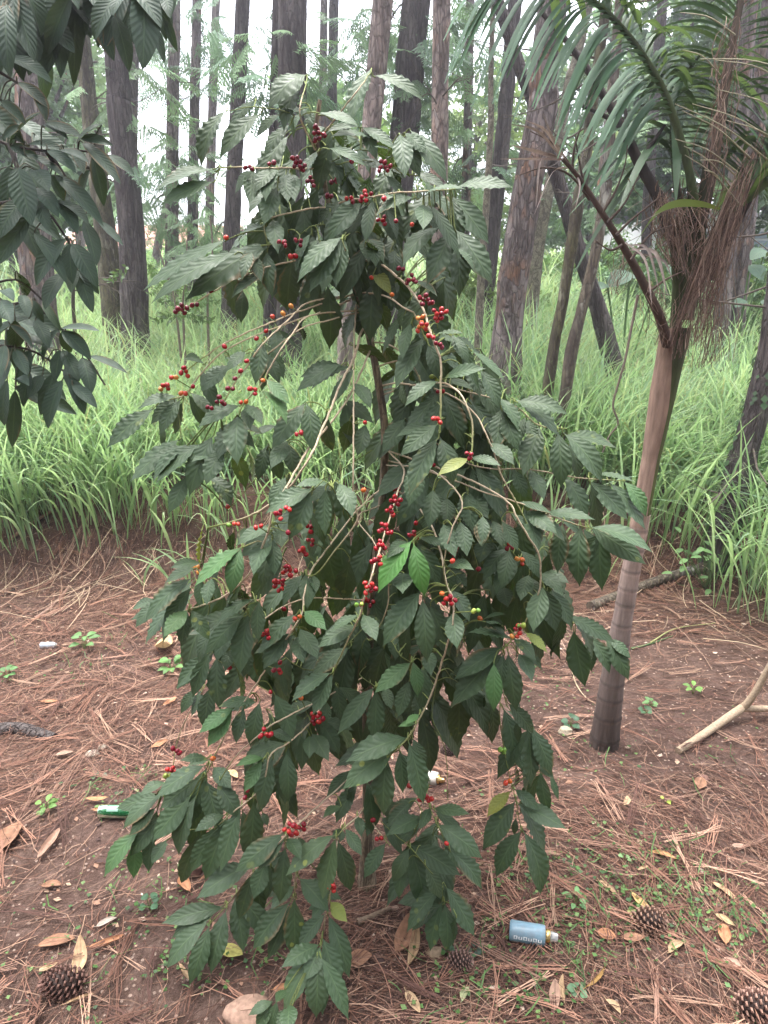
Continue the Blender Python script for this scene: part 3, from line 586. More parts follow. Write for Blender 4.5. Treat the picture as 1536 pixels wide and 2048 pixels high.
BC = dict(r=((.46, .014, .024), (.33, .010, .022), (.52, .03, .024)), d=((.20, .009, .024), (.28, .012, .028)), o=((.7, .16, .03), (.6, .06, .03), (.7, .28, .06)), g=((.18, .34, .05), (.33, .42, .07)))
ico = [];
def sphere(n=10, m=7):
    th = np.linspace(0, 2 * pi, n, endpoint=False); ph = np.linspace(0, pi, m)
    return np.stack([np.sin(ph)[:, None] * np.cos(th), np.sin(ph)[:, None] * np.sin(th), np.cos(ph)[:, None] * np.ones(n)], -1)
SPH = sphere()
for rec in BERRIES.replace('\n', ';').split(';'):
    f = rec.split()
    if len(f) < 4: continue
    x, y, n, k = float(f[0]), float(f[1]), int(f[2]), f[3]
    d, kb, i = nearest_branch(x, y); br = branches[kb]
    Y0 = br['W'][i][1] if d < 60 else coffeeY(x, y, .6)
    C0 = at(x, y, clampY(y, Y0 - .035)); sc = depth_of(C0) / F
    rad = 5.0 * sc
    chb = MB(); br['ch'].append(chb)
    for j in range(n):
        if n == 1: off = np.zeros(3)
        else:
            a = j * 2.4 + RNG.random(); q = rad * (1.15 * sqrt(j + .35))
            off = np.array([cos(a) * q, (RNG.random() - .6) * rad * 1.6, sin(a) * q * .9])
        c = np.array(BC[k][RNG.integers(len(BC[k]))]) * (.85 + .3 * RNG.random())
        rr = rad * (.86 + .24 * RNG.random())
        R = nrm(RNG.normal(size=(3, 3))); q_, _r = np.linalg.qr(R)
        S = SPH * np.array([1, .9 + .1 * RNG.random(), 1.12 + .12 * RNG.random()]) * rr
        S[-1] *= .93
        cc = np.tile(c, (S.shape[0] * S.shape[1], 1)); cc[-S.shape[1]:] = (.06, .03, .02)
        chb.grid(S @ q_.T + C0 + off, None, cc, wrap=True)
    if d < 60:
        A = br['W'][i]
        if np.linalg.norm(C0 - A) > .012: br['tw'].tube(np.array([A, (A + C0) / 2, C0]), .0012, 5, GREENC * .8, cap=False)

for br in branches:
    W = br['W']; n = len(W); t = np.linspace(0, 1, n)
    rr = br['r'] * .66 * (1 - .3 * t) * (1 + .13 * (np.arange(n) % 7 == 0))
    cc = TWIGC * (1 - t[:, None] * .0) * (1 - sstep(.75, 1, t)[:, None]) + GREENC * sstep(.75, 1, t)[:, None]
    if br['r'] < .00255: cc = np.tile(GREENC * .8, (n, 1)); rr = rr * .8
    cc = cc * (.9 + .3 * RNG.random())
    br['tw'].tube(W, rr, 7, cc, jit=.05)
    bo = br['tw'].build('branch', M['twig'], coffee)
    if br['lf'].V: br['lf'].build('foliage', M['coffee_leaf'], bo)
    if br['ls'].V:
        so = br['ls'].build('foliage', M['coffee_leaf_spotted'], bo); so['label'] = 'leaves with yellow spots'
    for chb in br['ch']: chb.build('cherry_cluster', M['cherry'], bo)

# ================================================================== broad-leaved tree reaching in from the left
LEFT = """
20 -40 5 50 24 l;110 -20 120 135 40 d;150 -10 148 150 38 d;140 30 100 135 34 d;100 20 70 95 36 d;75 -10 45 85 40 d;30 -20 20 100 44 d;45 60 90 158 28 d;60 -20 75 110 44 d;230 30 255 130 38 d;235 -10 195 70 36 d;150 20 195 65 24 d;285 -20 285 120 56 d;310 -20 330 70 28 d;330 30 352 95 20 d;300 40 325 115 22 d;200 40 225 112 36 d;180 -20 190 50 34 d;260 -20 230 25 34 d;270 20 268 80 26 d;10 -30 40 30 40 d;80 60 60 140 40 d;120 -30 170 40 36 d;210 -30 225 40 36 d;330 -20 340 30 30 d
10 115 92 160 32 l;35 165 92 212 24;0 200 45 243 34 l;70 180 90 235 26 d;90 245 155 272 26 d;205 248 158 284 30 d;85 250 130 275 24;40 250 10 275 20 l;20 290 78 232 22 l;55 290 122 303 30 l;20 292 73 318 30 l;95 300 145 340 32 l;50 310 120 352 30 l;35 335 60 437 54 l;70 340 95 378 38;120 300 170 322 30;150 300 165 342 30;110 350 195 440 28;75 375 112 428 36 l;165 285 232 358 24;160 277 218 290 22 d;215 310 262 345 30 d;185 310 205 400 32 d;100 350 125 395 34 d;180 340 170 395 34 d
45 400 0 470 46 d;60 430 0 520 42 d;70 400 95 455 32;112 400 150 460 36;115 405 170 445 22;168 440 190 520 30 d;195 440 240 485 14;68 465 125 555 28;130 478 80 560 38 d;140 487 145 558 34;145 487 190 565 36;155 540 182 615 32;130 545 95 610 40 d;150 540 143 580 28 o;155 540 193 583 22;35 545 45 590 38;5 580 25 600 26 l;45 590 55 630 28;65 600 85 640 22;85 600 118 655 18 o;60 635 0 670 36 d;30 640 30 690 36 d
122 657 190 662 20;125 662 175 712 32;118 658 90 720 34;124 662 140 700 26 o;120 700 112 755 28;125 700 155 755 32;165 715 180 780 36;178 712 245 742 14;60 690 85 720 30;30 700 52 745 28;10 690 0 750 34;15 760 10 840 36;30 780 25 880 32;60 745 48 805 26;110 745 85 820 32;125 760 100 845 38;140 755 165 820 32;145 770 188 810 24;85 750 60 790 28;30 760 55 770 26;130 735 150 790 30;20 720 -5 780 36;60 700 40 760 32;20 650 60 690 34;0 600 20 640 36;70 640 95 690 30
"""
LSTEM = ["-160 140,-60 120,0 145,40 170,75 195", "-160 260,-40 270,20 290,95 302,150 300,215 310", "95 302,120 340,160 400,195 440", "-160 420,-30 410,70 405,135 480,155 540", "-160 620,-20 620,60 605,122 657,165 700,210 770", "-160 680,-20 690,60 700,125 740,145 770", "-160 -60,-20 -40,60 -30,150 -25,240 -25,330 -35", "-160 560,-40 570,35 560,85 600", "20 290,35 340,45 400", "150 300,165 330,205 340"]
LY = 1.55
def leftY(px, py):
    y = LY + .16 * (float(vnoise(px / 90 + 7, py / 90, 77)) - .5)
    if py < 150: y -= .12
    return y
tb = at(-330, 1500, 1.75); tb[2] = float(ground_z(tb[0], tb[1])) - .03
LT = thing('broadleaf_tree', 'broad-leaved tree with large dull green leaves leaning in along the left edge', 'tree', tb)
b = MB(); trk = smooth_path([tb, tb + [.02, 0, .6], tb + [.05, -.03, 1.3], tb + [.02, -.05, 2.3], tb + [.1, -.05, 3.0]], 40); b.tube(trk, np.linspace(.045, .02, 40), 12, jit=.08); b.build('trunk', M['dark_bark'], LT)
ls = []
for s in LSTEM:
    pts = np.array([[float(a) for a in q.split()] for q in s.split(',')])
    W = [at(x, y, leftY(x, y) + .02) for x, y in pts]
    if pts[0, 0] < -100:
        z = W[0][2]; k = int(np.abs(trk[:, 2] - (z - .12)).argmin()); W = [trk[k]] + W
    W = smooth_path(W, 40); px = 768 + F * W[:, 0] / ((W - CAMP) @ FW); py = 1024 - F * ((W - CAMP) @ UP) / ((W - CAMP) @ FW)
    m = MB(); m.tube(W, np.linspace(.0065, .002, 40), 7, np.array([.075, .06, .05]))
    ls.append(dict(W=W, px=px, py=py, tw=m, lf=MB()))
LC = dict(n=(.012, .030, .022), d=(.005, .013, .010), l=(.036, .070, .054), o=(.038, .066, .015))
def put_left(bx, by, tx, ty, w, k, back=0):
    vx, vy = tx - bx, ty - by; tx += vx * .14; ty += vy * .14
    best = min(((np.hypot(br['px'] - bx, br['py'] - by).min(), i) for i, br in enumerate(ls)))
    br = ls[best[1]]; i = int(np.hypot(br['px'] - bx, br['py'] - by).argmin())
    Y = leftY(bx, by) + back; B = at(bx, by, Y); sc = depth_of(B) / F
    Lp = np.hypot(tx - bx, ty - by) * sc; Ln = max(Lp * 1.03, w * sc * 2.4)
    T = at(tx, ty, Y - sqrt(max(Ln * Ln - Lp * Lp, 0)) * .7 * RNG.choice([1, 1, -1]) - .01)
    nn = view_dir(B) * .6 + np.array([0, 0, .8]) + (RNG.random(3) - .5) * .6
    ax = nrm(T - B); n = nrm(nn - ax * np.dot(nn, ax)); vis = max(.6, abs(float(np.dot(n, view_dir(B)))))
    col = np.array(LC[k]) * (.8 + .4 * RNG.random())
    P, UV = leaf_grid(B, T, min(w * sc / vis * .86, Ln * .38), n, nu=14, nv=4, arch=.03 + .08 * RNG.random(), fold=.2 + .25 * RNG.random(), wav=.006, nwav=2, shape='oval', twist=(RNG.random() - .5) * .4)
    br['lf'].grid(P, UV, col)
    br['tw'].tube(smooth_path([br['W'][i], (br['W'][i] + B) / 2 + [0, 0, .01], B, B + (T - B) * .05], 8), .0014, 5, np.array([.09, .09, .05]), cap=False)
for rec in LEFT.replace('\n', ';').split(';'):
    f = rec.split()
    if len(f) < 5: continue
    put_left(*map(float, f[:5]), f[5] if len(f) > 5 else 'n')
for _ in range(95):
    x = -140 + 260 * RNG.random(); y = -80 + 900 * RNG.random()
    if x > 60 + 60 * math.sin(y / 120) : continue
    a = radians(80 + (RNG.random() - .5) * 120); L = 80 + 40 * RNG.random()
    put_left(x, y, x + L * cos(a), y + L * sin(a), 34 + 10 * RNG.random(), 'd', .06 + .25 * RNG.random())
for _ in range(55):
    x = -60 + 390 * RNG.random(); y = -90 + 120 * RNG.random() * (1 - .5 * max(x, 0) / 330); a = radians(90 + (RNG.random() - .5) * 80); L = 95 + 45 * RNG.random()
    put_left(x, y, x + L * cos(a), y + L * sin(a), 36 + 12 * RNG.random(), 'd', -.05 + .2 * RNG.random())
for br in ls:
    bo = br['tw'].build('branch', M['twig'], LT)
    if br['lf'].V: br['lf'].build('foliage', M['smooth_leaf'], bo)
# ================================================================== ground, litter, grass
def axis(segs):
    out = []
    for a, b_, s in segs: out.append(np.arange(a, b_, s))
    return np.concatenate(out)
gx = axis([(-60, -12, 2), (-12, -3, .25), (-3, 3.2, .03), (3.2, 12, .25), (12, 61, 2)])
gy = axis([(-6, .4, .4), (.4, 5.2, .03), (5.2, 14, .2), (14, 80, 1.5)])
X, Y = np.meshgrid(gx, gy)
b = MB(); b.grid(np.stack([X, Y, ground_z(X, Y)], -1)); g = b.build('ground', M['soil']); g['kind'] = 'structure'

NEED = np.array([(.20, .098, .066), (.29, .152, .105), (.14, .068, .047), (.38, .235, .165), (.085, .042, .033), (.24, .138, .10)])
def strips(b, base, head, length, width, rise, curve, col, segs=2, lift=.004, follow=True):
    n = len(base); t = np.linspace(-.5, .5, segs + 1)
    hd = np.stack([np.cos(head), np.sin(head)], -1)[:, None, :]
    off = t[None, :, None] * length[:, None, None] * hd
    nr = np.stack([-np.sin(head), np.cos(head)], -1)[:, None, :]
    off = off + nr * (curve * length)[:, None, None] * (t[None, :, None] ** 2 * 4 - .5)
    xy = base[:, None, :2] + off
    z = (ground_z(xy[..., 0], xy[..., 1]) if follow else np.zeros(xy.shape[:2])) + lift[:, None] + rise[:, None] * (t[None] + .5) * length[:, None]
    ctr = np.concatenate([xy, z[..., None]], -1)
    side = np.concatenate([nr * np.ones((1, segs + 1, 1)), np.zeros((n, segs + 1, 1))], -1) * width[:, None, None] / 2
    tilt = (RNG.random(n) - .5)[:, None] * width[:, None] * np.ones((1, segs + 1))
    A = ctr - side; B = ctr + side; B[..., 2] += tilt
    V = np.stack([A, B], 2).reshape(-1, 3)
    I = np.arange(n)[:, None] * (segs + 1) * 2 + np.arange(segs)[None] * 2
    Q = np.stack([I, I + 1, I + 3, I + 2], -1).reshape(-1, 4)
    b.add(V, Q, None, None, np.repeat(col, (segs + 1) * 2, 0))
b = MB()
def litter(n, xr, yr, dens, lenr, wr):
    x = xr[0] + (xr[1] - xr[0]) * RNG.random(n * 3); y = yr[0] + (yr[1] - yr[0]) * RNG.random(n * 3)
    k = RNG.random(n * 3) < dens(x, y); x = x[k][:n]; y = y[k][:n]; m = len(x)
    th = 6.28 * (fbm(x * .7, y * .7, 40, 2)) + RNG.normal(0, .75, m)
    base = np.stack([x, y, 0 * x], -1)
    col = NEED[RNG.integers(0, len(NEED), m)] * (.5 + .55 * RNG.random((m, 1)))
    L = lenr[0] + (lenr[1] - lenr[0]) * RNG.random(m)
    strips(b, base, th, L, wr[0] + (wr[1] - wr[0]) * RNG.random(m), np.where(RNG.random(m) < .12, RNG.random(m) * .45, RNG.random(m) * .05), RNG.normal(0, .12, m), col, 3, .002 + .012 * RNG.random(m) ** 2)
def dens(x, y):
    d = sstep(.38, .6, fbm(x * 1.3, y * 1.3, 21, 3)) * .8 + .2
    d = d * (1 - .75 * sstep(.55, .75, fbm(x * .9 + 4, y * .9, 63, 2)))
    return d * (1 - .6 * sstep(4.0, 4.6, y))
litter(56000, (-2.6, 2.8), (.9, 4.7), dens, (.05, .18), (.001, .002))
# pairs and bundles of long needles lying together
for _ in range(1300):
    x = -2.2 + 4.6 * RNG.random(); y = 1.0 + 3.0 * RNG.random(); k = 3 + int(RNG.random() * 4); a = RNG.random() * 6.28
    if RNG.random() > float(dens(x, y)) + .15: continue
    base = np.tile([[x, y, 0.]], (k, 1)) + RNG.normal(0, .006, (k, 3)); c = NEED[RNG.integers(0, 6)] * (.8 + .5 * RNG.random())
    strips(b, base, a + RNG.normal(0, .07, k), np.full(k, .16 + .06 * RNG.random()), np.full(k, .002), np.full(k, .04 + .1 * RNG.random() ** 2), RNG.normal(0, .05, k), np.tile(c, (k, 1)), 3, np.full(k, .012))
# straw of dead grass on the bank
def straw(n, xr, yr):
    x = xr[0] + (xr[1] - xr[0]) * RNG.random(n); y = yr[0] + (yr[1] - yr[0]) * RNG.random(n)
    col = np.array([(.46, .33, .23), (.52, .40, .27), (.38, .25, .18)])[RNG.integers(0, 3, n)] * (.7 + .5 * RNG.random((n, 1)))
    strips(b, np.stack([x, y, 0 * x], -1), RNG.normal(1.3, .8, n), .15 + .3 * RNG.random(n), .0015 + .0025 * RNG.random(n), RNG.random(n) * .14, RNG.normal(0, .07, n), col, 4, .004 + .02 * RNG.random(n))
straw(150, (-2.6, -.3), (3.2, 4.5)); straw(150, (.6, 2.9), (2.9, 4.2)); straw(160, (-.6, .8), (3.4, 4.4))
litter(9000, (-2.7, 3.0), (3.1, 4.7), lambda x, y: .9 + 0 * x, (.05, .2), (.0015, .003))
# crumbs: bits of bark and torn leaf
n = 9000
x = -2.4 + 5 * RNG.random(n); y = .9 + 3.6 * RNG.random(n); k = RNG.random(n) < .35 + .65 * sstep(.4, .6, fbm(x * 2, y * 2, 91, 2)); x = x[k]; y = y[k]; n = len(x)
sz = .002 + .014 * RNG.random(n) ** 3; a = RNG.random(n) * 6.28; zz = ground_z(x, y) + .003
P = np.stack([np.stack([x + sz * np.cos(a + o) * (1 if j % 2 else .6), y + sz * np.sin(a + o) * (1 if j % 2 else .6), zz + .004 * RNG.random(n)], -1) for j, o in enumerate((0, 1.57, 3.14, 4.71))], 1)
b.add(P.reshape(-1, 3), np.arange(4 * n).reshape(-1, 4), None, None, np.repeat(np.array([(.28, .16, .11), (.40, .27, .19), (.08, .045, .035), (.5, .38, .3), (.06, .035, .03)])[RNG.integers(0, 5, n)], 4, 0))
lit = b.build('needle_litter', M['litter']); tag(lit, 'red-brown pine needles, straw and bark crumbs strewn over the clearing floor', 'leaf litter', kind='stuff')

# low green ground cover in patches
b = MB()
PATCH = [(1290, 1730, .16, 420), (1340, 1790, .17, 520), (1230, 1800, .13, 260), (1400, 1840, .12, 300), (1120, 1840, .2, 420), (1060, 1740, .14, 220), (1180, 1870, .12, 150), (1460, 1850, .1, 150), (1000, 1970, .16, 220), (930, 1990, .12, 130), (1030, 2030, .14, 130), (250, 1590, .14, 240), (330, 1760, .14, 130), (200, 1810, .2, 160), (420, 1930, .13, 150), (230, 1970, .14, 110), (380, 1860, .15, 100), (530, 1900, .12, 60), (290, 1280, .2, 120), (80, 1330, .16, 60), (1180, 1510, .18, 110), (1100, 1390, .2, 120), (1010, 1620, .15, 70), (1440, 1500, .25, 90), (150, 1350, .14, 90), (1490, 1990, .1, 80), (40, 1980, .1, 50), (1060, 1300, .25, 160), (660, 1350, .2, 60)]
for px, py, r, cnt in PATCH:
    c = on_ground(px, py); cnt = int(cnt * .36)
    a = RNG.random(cnt) * 6.28; q = r * np.sqrt(RNG.random(cnt)) * (1 + .7 * (vnoise(a * 2, 0 * a, int(px)) - .5)); x = c[0] + q * np.cos(a) * 1.3; y = c[1] + q * np.sin(a)
    L = .005 + .011 * RNG.random(cnt); w = L * (.35 + .3 * RNG.random(cnt)); h = RNG.random(cnt) * 6.28; z = ground_z(x, y) + .003 + .02 * RNG.random(cnt); up = .2 + .9 * RNG.random(cnt)
    d = np.stack([np.cos(h), np.sin(h), up], -1); d = nrm(d); s = np.stack([-np.sin(h), np.cos(h), 0 * h], -1)
    p0 = np.stack([x, y, z], -1)
    V = np.stack([p0, p0 + d * (L * .5)[:, None] + s * w[:, None], p0 + d * L[:, None] - np.array([0, 0, .3]) * L[:, None], p0 + d * (L * .5)[:, None] - s * w[:, None]], 1)
    col = np.array([(.055, .13, .03), (.08, .17, .045), (.045, .10, .035), (.12, .2, .06)])[RNG.integers(0, 4, cnt)] * (.7 + .6 * RNG.random((cnt, 1)))
    b.add(V.reshape(-1, 3), np.arange(4 * cnt).reshape(-1, 4), None, None, np.repeat(col, 4, 0))
    m = cnt // 7
    x = c[0] + RNG.normal(0, r * .7, m); y = c[1] + RNG.normal(0, r * .6, m)
    strips(b, np.stack([x, y, 0 * x], -1), RNG.random(m) * 6.28, .03 + .05 * RNG.random(m), .002 + .002 * RNG.random(m), .3 + .6 * RNG.random(m), RNG.normal(0, .2, m), np.tile((.09, .17, .05), (m, 1)) * (.6 + .7 * RNG.random((m, 1))), 2, np.full(m, .002))
gc = b.build('ground_cover', M['herb']); tag(gc, 'low green weeds and short grass in patches between the fallen needles', 'ground cover', kind='stuff')

# tall grass
def blades(b, x, y, L, w, lean, head, droop, col, segs=5, zoff=0.0):
    n = len(x); t = np.linspace(0, 1, segs + 1)[None]
    hd = np.stack([np.cos(head), np.sin(head)], -1)
    out = (lean[:, None] * t + droop[:, None] * t ** 2.4) * L[:, None]
    up = L[:, None] * (t - .62 * np.clip(droop[:, None], 0, 1.3) * t ** 2.6) * np.sqrt(np.clip(1 - (lean[:, None] * .8) ** 2, .2, 1))
    z0 = ground_z(x, y) + zoff
    P = np.stack([x[:, None] + hd[:, :1] * out, y[:, None] + hd[:, 1:] * out, z0[:, None] + up], -1)
    ww = w[:, None] * np.clip(np.sin(pi * (t * .86 + .12)), .02, 1) * .5
    tw = head + pi / 2 + RNG.normal(0, .5, n)
    s = np.stack([np.cos(tw), np.sin(tw), 0 * tw], -1)[:, None, :] * ww[..., None]
    V = np.stack([P - s, P + s], 2).reshape(-1, 3)
    I = np.arange(n)[:, None] * (segs + 1) * 2 + np.arange(segs)[None] * 2
    Q = np.stack([I, I + 1, I + 3, I + 2], -1).reshape(-1, 4)
    b.add(V, Q, None, None, np.repeat(col, (segs + 1) * 2, 0))
GC = np.array([(.25, .38, .19), (.33, .46, .25), (.18, .30, .15), (.40, .50, .30), (.26, .39, .26), (.43, .47, .27)])
def field(n, xr, yr, Lr, wr, segs, xw=None, dens_=None):
    y = yr[0] + (yr[1] - yr[0]) * RNG.random(n)
    if xw: x = (RNG.random(n) * 2 - 1) * (xw * y * .6 + .6) + .0
    else: x = xr[0] + (xr[1] - xr[0]) * RNG.random(n)
    k = np.ones(n, bool) if dens_ is None else RNG.random(n) < dens_(x, y)
    x = x[k]; y = y[k]; n = len(x)
    hgt = .65 + .7 * fbm(x * .9, y * .9, 33, 2)
    L = (Lr[0] + (Lr[1] - Lr[0]) * RNG.random(n)) * hgt
    head = RNG.normal(-1.2, 1.5, n) + 1.6 * (fbm(x * .6, y * .6, 55, 2) - .5)
    col = GC[np.minimum((fbm(x * 1.6, y * 1.6, 81, 2) * 4 + RNG.random(n) * 3).astype(int), 5)] * (.7 + .55 * RNG.random((n, 1)))
    dead = RNG.random(n) < .05; col[dead] = np.array([.42, .33, .19]) * (.7 + .4 * RNG.random((dead.sum(), 1)))
    blades(b, x, y, L, wr[0] + (wr[1] - wr[0]) * RNG.random(n), .08 + .34 * RNG.random(n), head, .08 + .7 * RNG.random(n), col, segs)
b = MB()
def edge(x, y):
    e = 4.36 - .12 * sstep(.8, 2.2, x) + .35 * (fbm(x * 1.4, y * 0 + 1, 47, 2) - .5) * 2 * .6
    e = e + .22 * np.exp(-((x + .95) / .35) ** 2)
    return sstep(e - .08, e + .22, y)
field(17000, (-3.4, 3.6), (3.9, 5.6), (.4, .9), (.008, .018), 6, dens_=edge)
field(17000, None, (5.4, 9), (.45, 1.0), (.008, .019), 5, xw=1.35)
field(15000, None, (8.5, 16), (.6, 1.2), (.012, .026), 4, xw=1.3)
field(10000, None, (15, 30), (.7, 1.4), (.03, .06), 3, xw=1.3)
# the long overhanging blades on the right of the bank, and clumps at its lip on the left
for cx, cy, n, Lm in ((2.25, 3.75, 120, 1.05), (2.45, 3.6, 110, 1.1), (1.8, 4.15, 70, .9), (2.75, 3.6, 90, 1.1), (1.1, 4.0, 40, .7), (-2.3, 4.15, 120, .8), (-1.7, 4.2, 130, .85), (-1.25, 4.2, 60, .6), (-2.8, 4.0, 90, .8), (-.75, 4.15, 50, .7), (-.25, 4.2, 60, .7), (.35, 4.2, 50, .7), (-.98, 3.85, 7, .45), (-1.13, 3.7, 5, .42), (-1.32, 3.75, 4, .35), (2.1, 3.45, 60, 1.0), (2.55, 3.25, 70, 1.1), (2.0, 3.3, 12, .8), (2.35, 2.95, 10, .9), (-.86, 3.8, 5, .4)):
    x = cx + RNG.normal(0, .16, n) * (1 if n > 20 else .3); y = cy + RNG.normal(0, .1, n) * (1 if n > 20 else .3)
    col = GC[RNG.integers(0, 5, n)] * (.75 + .5 * RNG.random((n, 1)))
    blades(b, x, y, Lm * (.6 + .5 * RNG.random(n)), .009 + .010 * RNG.random(n), .04 + .3 * RNG.random(n), RNG.normal(-1.6, 1.1, n), .1 + .65 * RNG.random(n), col, 7)
# wispy flowering stalks
n = 2600
y = 5 + 6 * RNG.random(n); x = -.9 * y * .5 + RNG.normal(0, 1.6, n)
blades(b, x, y, .7 + .5 * RNG.random(n), .003 + .003 * RNG.random(n), .1 + .6 * RNG.random(n), RNG.random(n) * 6.28, .2 + .7 * RNG.random(n), np.tile((.34, .36, .2), (n, 1)) * (.7 + .5 * RNG.random((n, 1))), 4)
gr = b.build('tall_grass', M['grass']); tag(gr, 'tall pale green grass covering the slope behind the coffee tree', 'grass', kind='stuff')

# ================================================================== sprays of foliage for crowns
def spray_proto(kind):
    m = MB()
    if kind == 'feather':
        N = 15
        for i in range(N):
            t = (i + .5) / N; p = np.array([t, 0, -.25 * t * t])
            for sgn in (-1, 1):
                L = .42 * (1 - .6 * t) * (.8 + .4 * RNG.random()); a = radians(48)
                d = np.array([cos(a), sgn * sin(a), -.3 - .25 * RNG.random()]); d = d / np.linalg.norm(d)
                for q in range(4):
                    u = q / 4 * L; pp = p + d * u; dd = nrm(d + np.array([.3 * (RNG.random() - .5), sgn * .35 * (q % 2 - .5) * 2, -.35 * RNG.random()]))
                    s = nrm(np.cross(dd, [0, .1, 1])) * .030; e = pp + dd * L * .38
                    m.add([pp - s * .4, pp + s * .4, pp + dd * L * .2 + s, e, ], [[0, 1, 2, 3]])
    else:
        for i in range(34):
            t = RNG.random(); a = RNG.random() * 6.28; p = np.array([t, .32 * (RNG.random() - .5), .3 * (RNG.random() - .5)])
            d = nrm(np.array([.6, cos(a), sin(a) - .3])); s = nrm(np.cross(d, RNG.normal(size=3))) * .055; L = .2 + .1 * RNG.random()
            m.add([p, p + d * L * .5 + s, p + d * L, p + d * L * .5 - s], [[0, 1, 2, 3]])
    return np.concatenate(m.V), np.concatenate(m.Q)
PROTO = {k: spray_proto(k) for k in ('feather', 'broad')}
def scatter(b, kind, pos, yaw, pitch, size, col):
    V, Q = PROTO[kind]; n = len(pos)
    cy, sy, cp, sp_ = np.cos(yaw), np.sin(yaw), np.cos(pitch), np.sin(pitch)
    Vs = V[None] * size[:, None, None]
    x = Vs[..., 0] * cp[:, None] - Vs[..., 2] * sp_[:, None]; z = Vs[..., 0] * sp_[:, None] + Vs[..., 2] * cp[:, None]
    P = np.stack([x * cy[:, None] - Vs[..., 1] * sy[:, None], x * sy[:, None] + Vs[..., 1] * cy[:, None], z], -1) + pos[:, None]
    Qs = (Q[None] + (np.arange(n) * len(V))[:, None, None]).reshape(-1, 4)
    b.add(P.reshape(-1, 3), Qs, None, None, np.repeat(col, len(V), 0))
def clump(b, kind, c, r, n, size, col, flat=.7, pitch=-.3):
    c = np.asarray(c); d = nrm(RNG.normal(size=(n, 3))) * (RNG.random((n, 1)) ** .4) * np.array([r, r, r * flat])
    scatter(b, kind, c + d, np.arctan2(d[:, 1], d[:, 0]) + RNG.normal(0, .6, n), pitch + RNG.normal(0, .3, n), size * (.6 + .7 * RNG.random(n)), np.asarray(col) * (.6 + .8 * RNG.random((n, 1))))

# ================================================================== trees of the wood
CG = (.115, .18, .09); CB = (.085, .14, .085); CY = (.17, .23, .07)
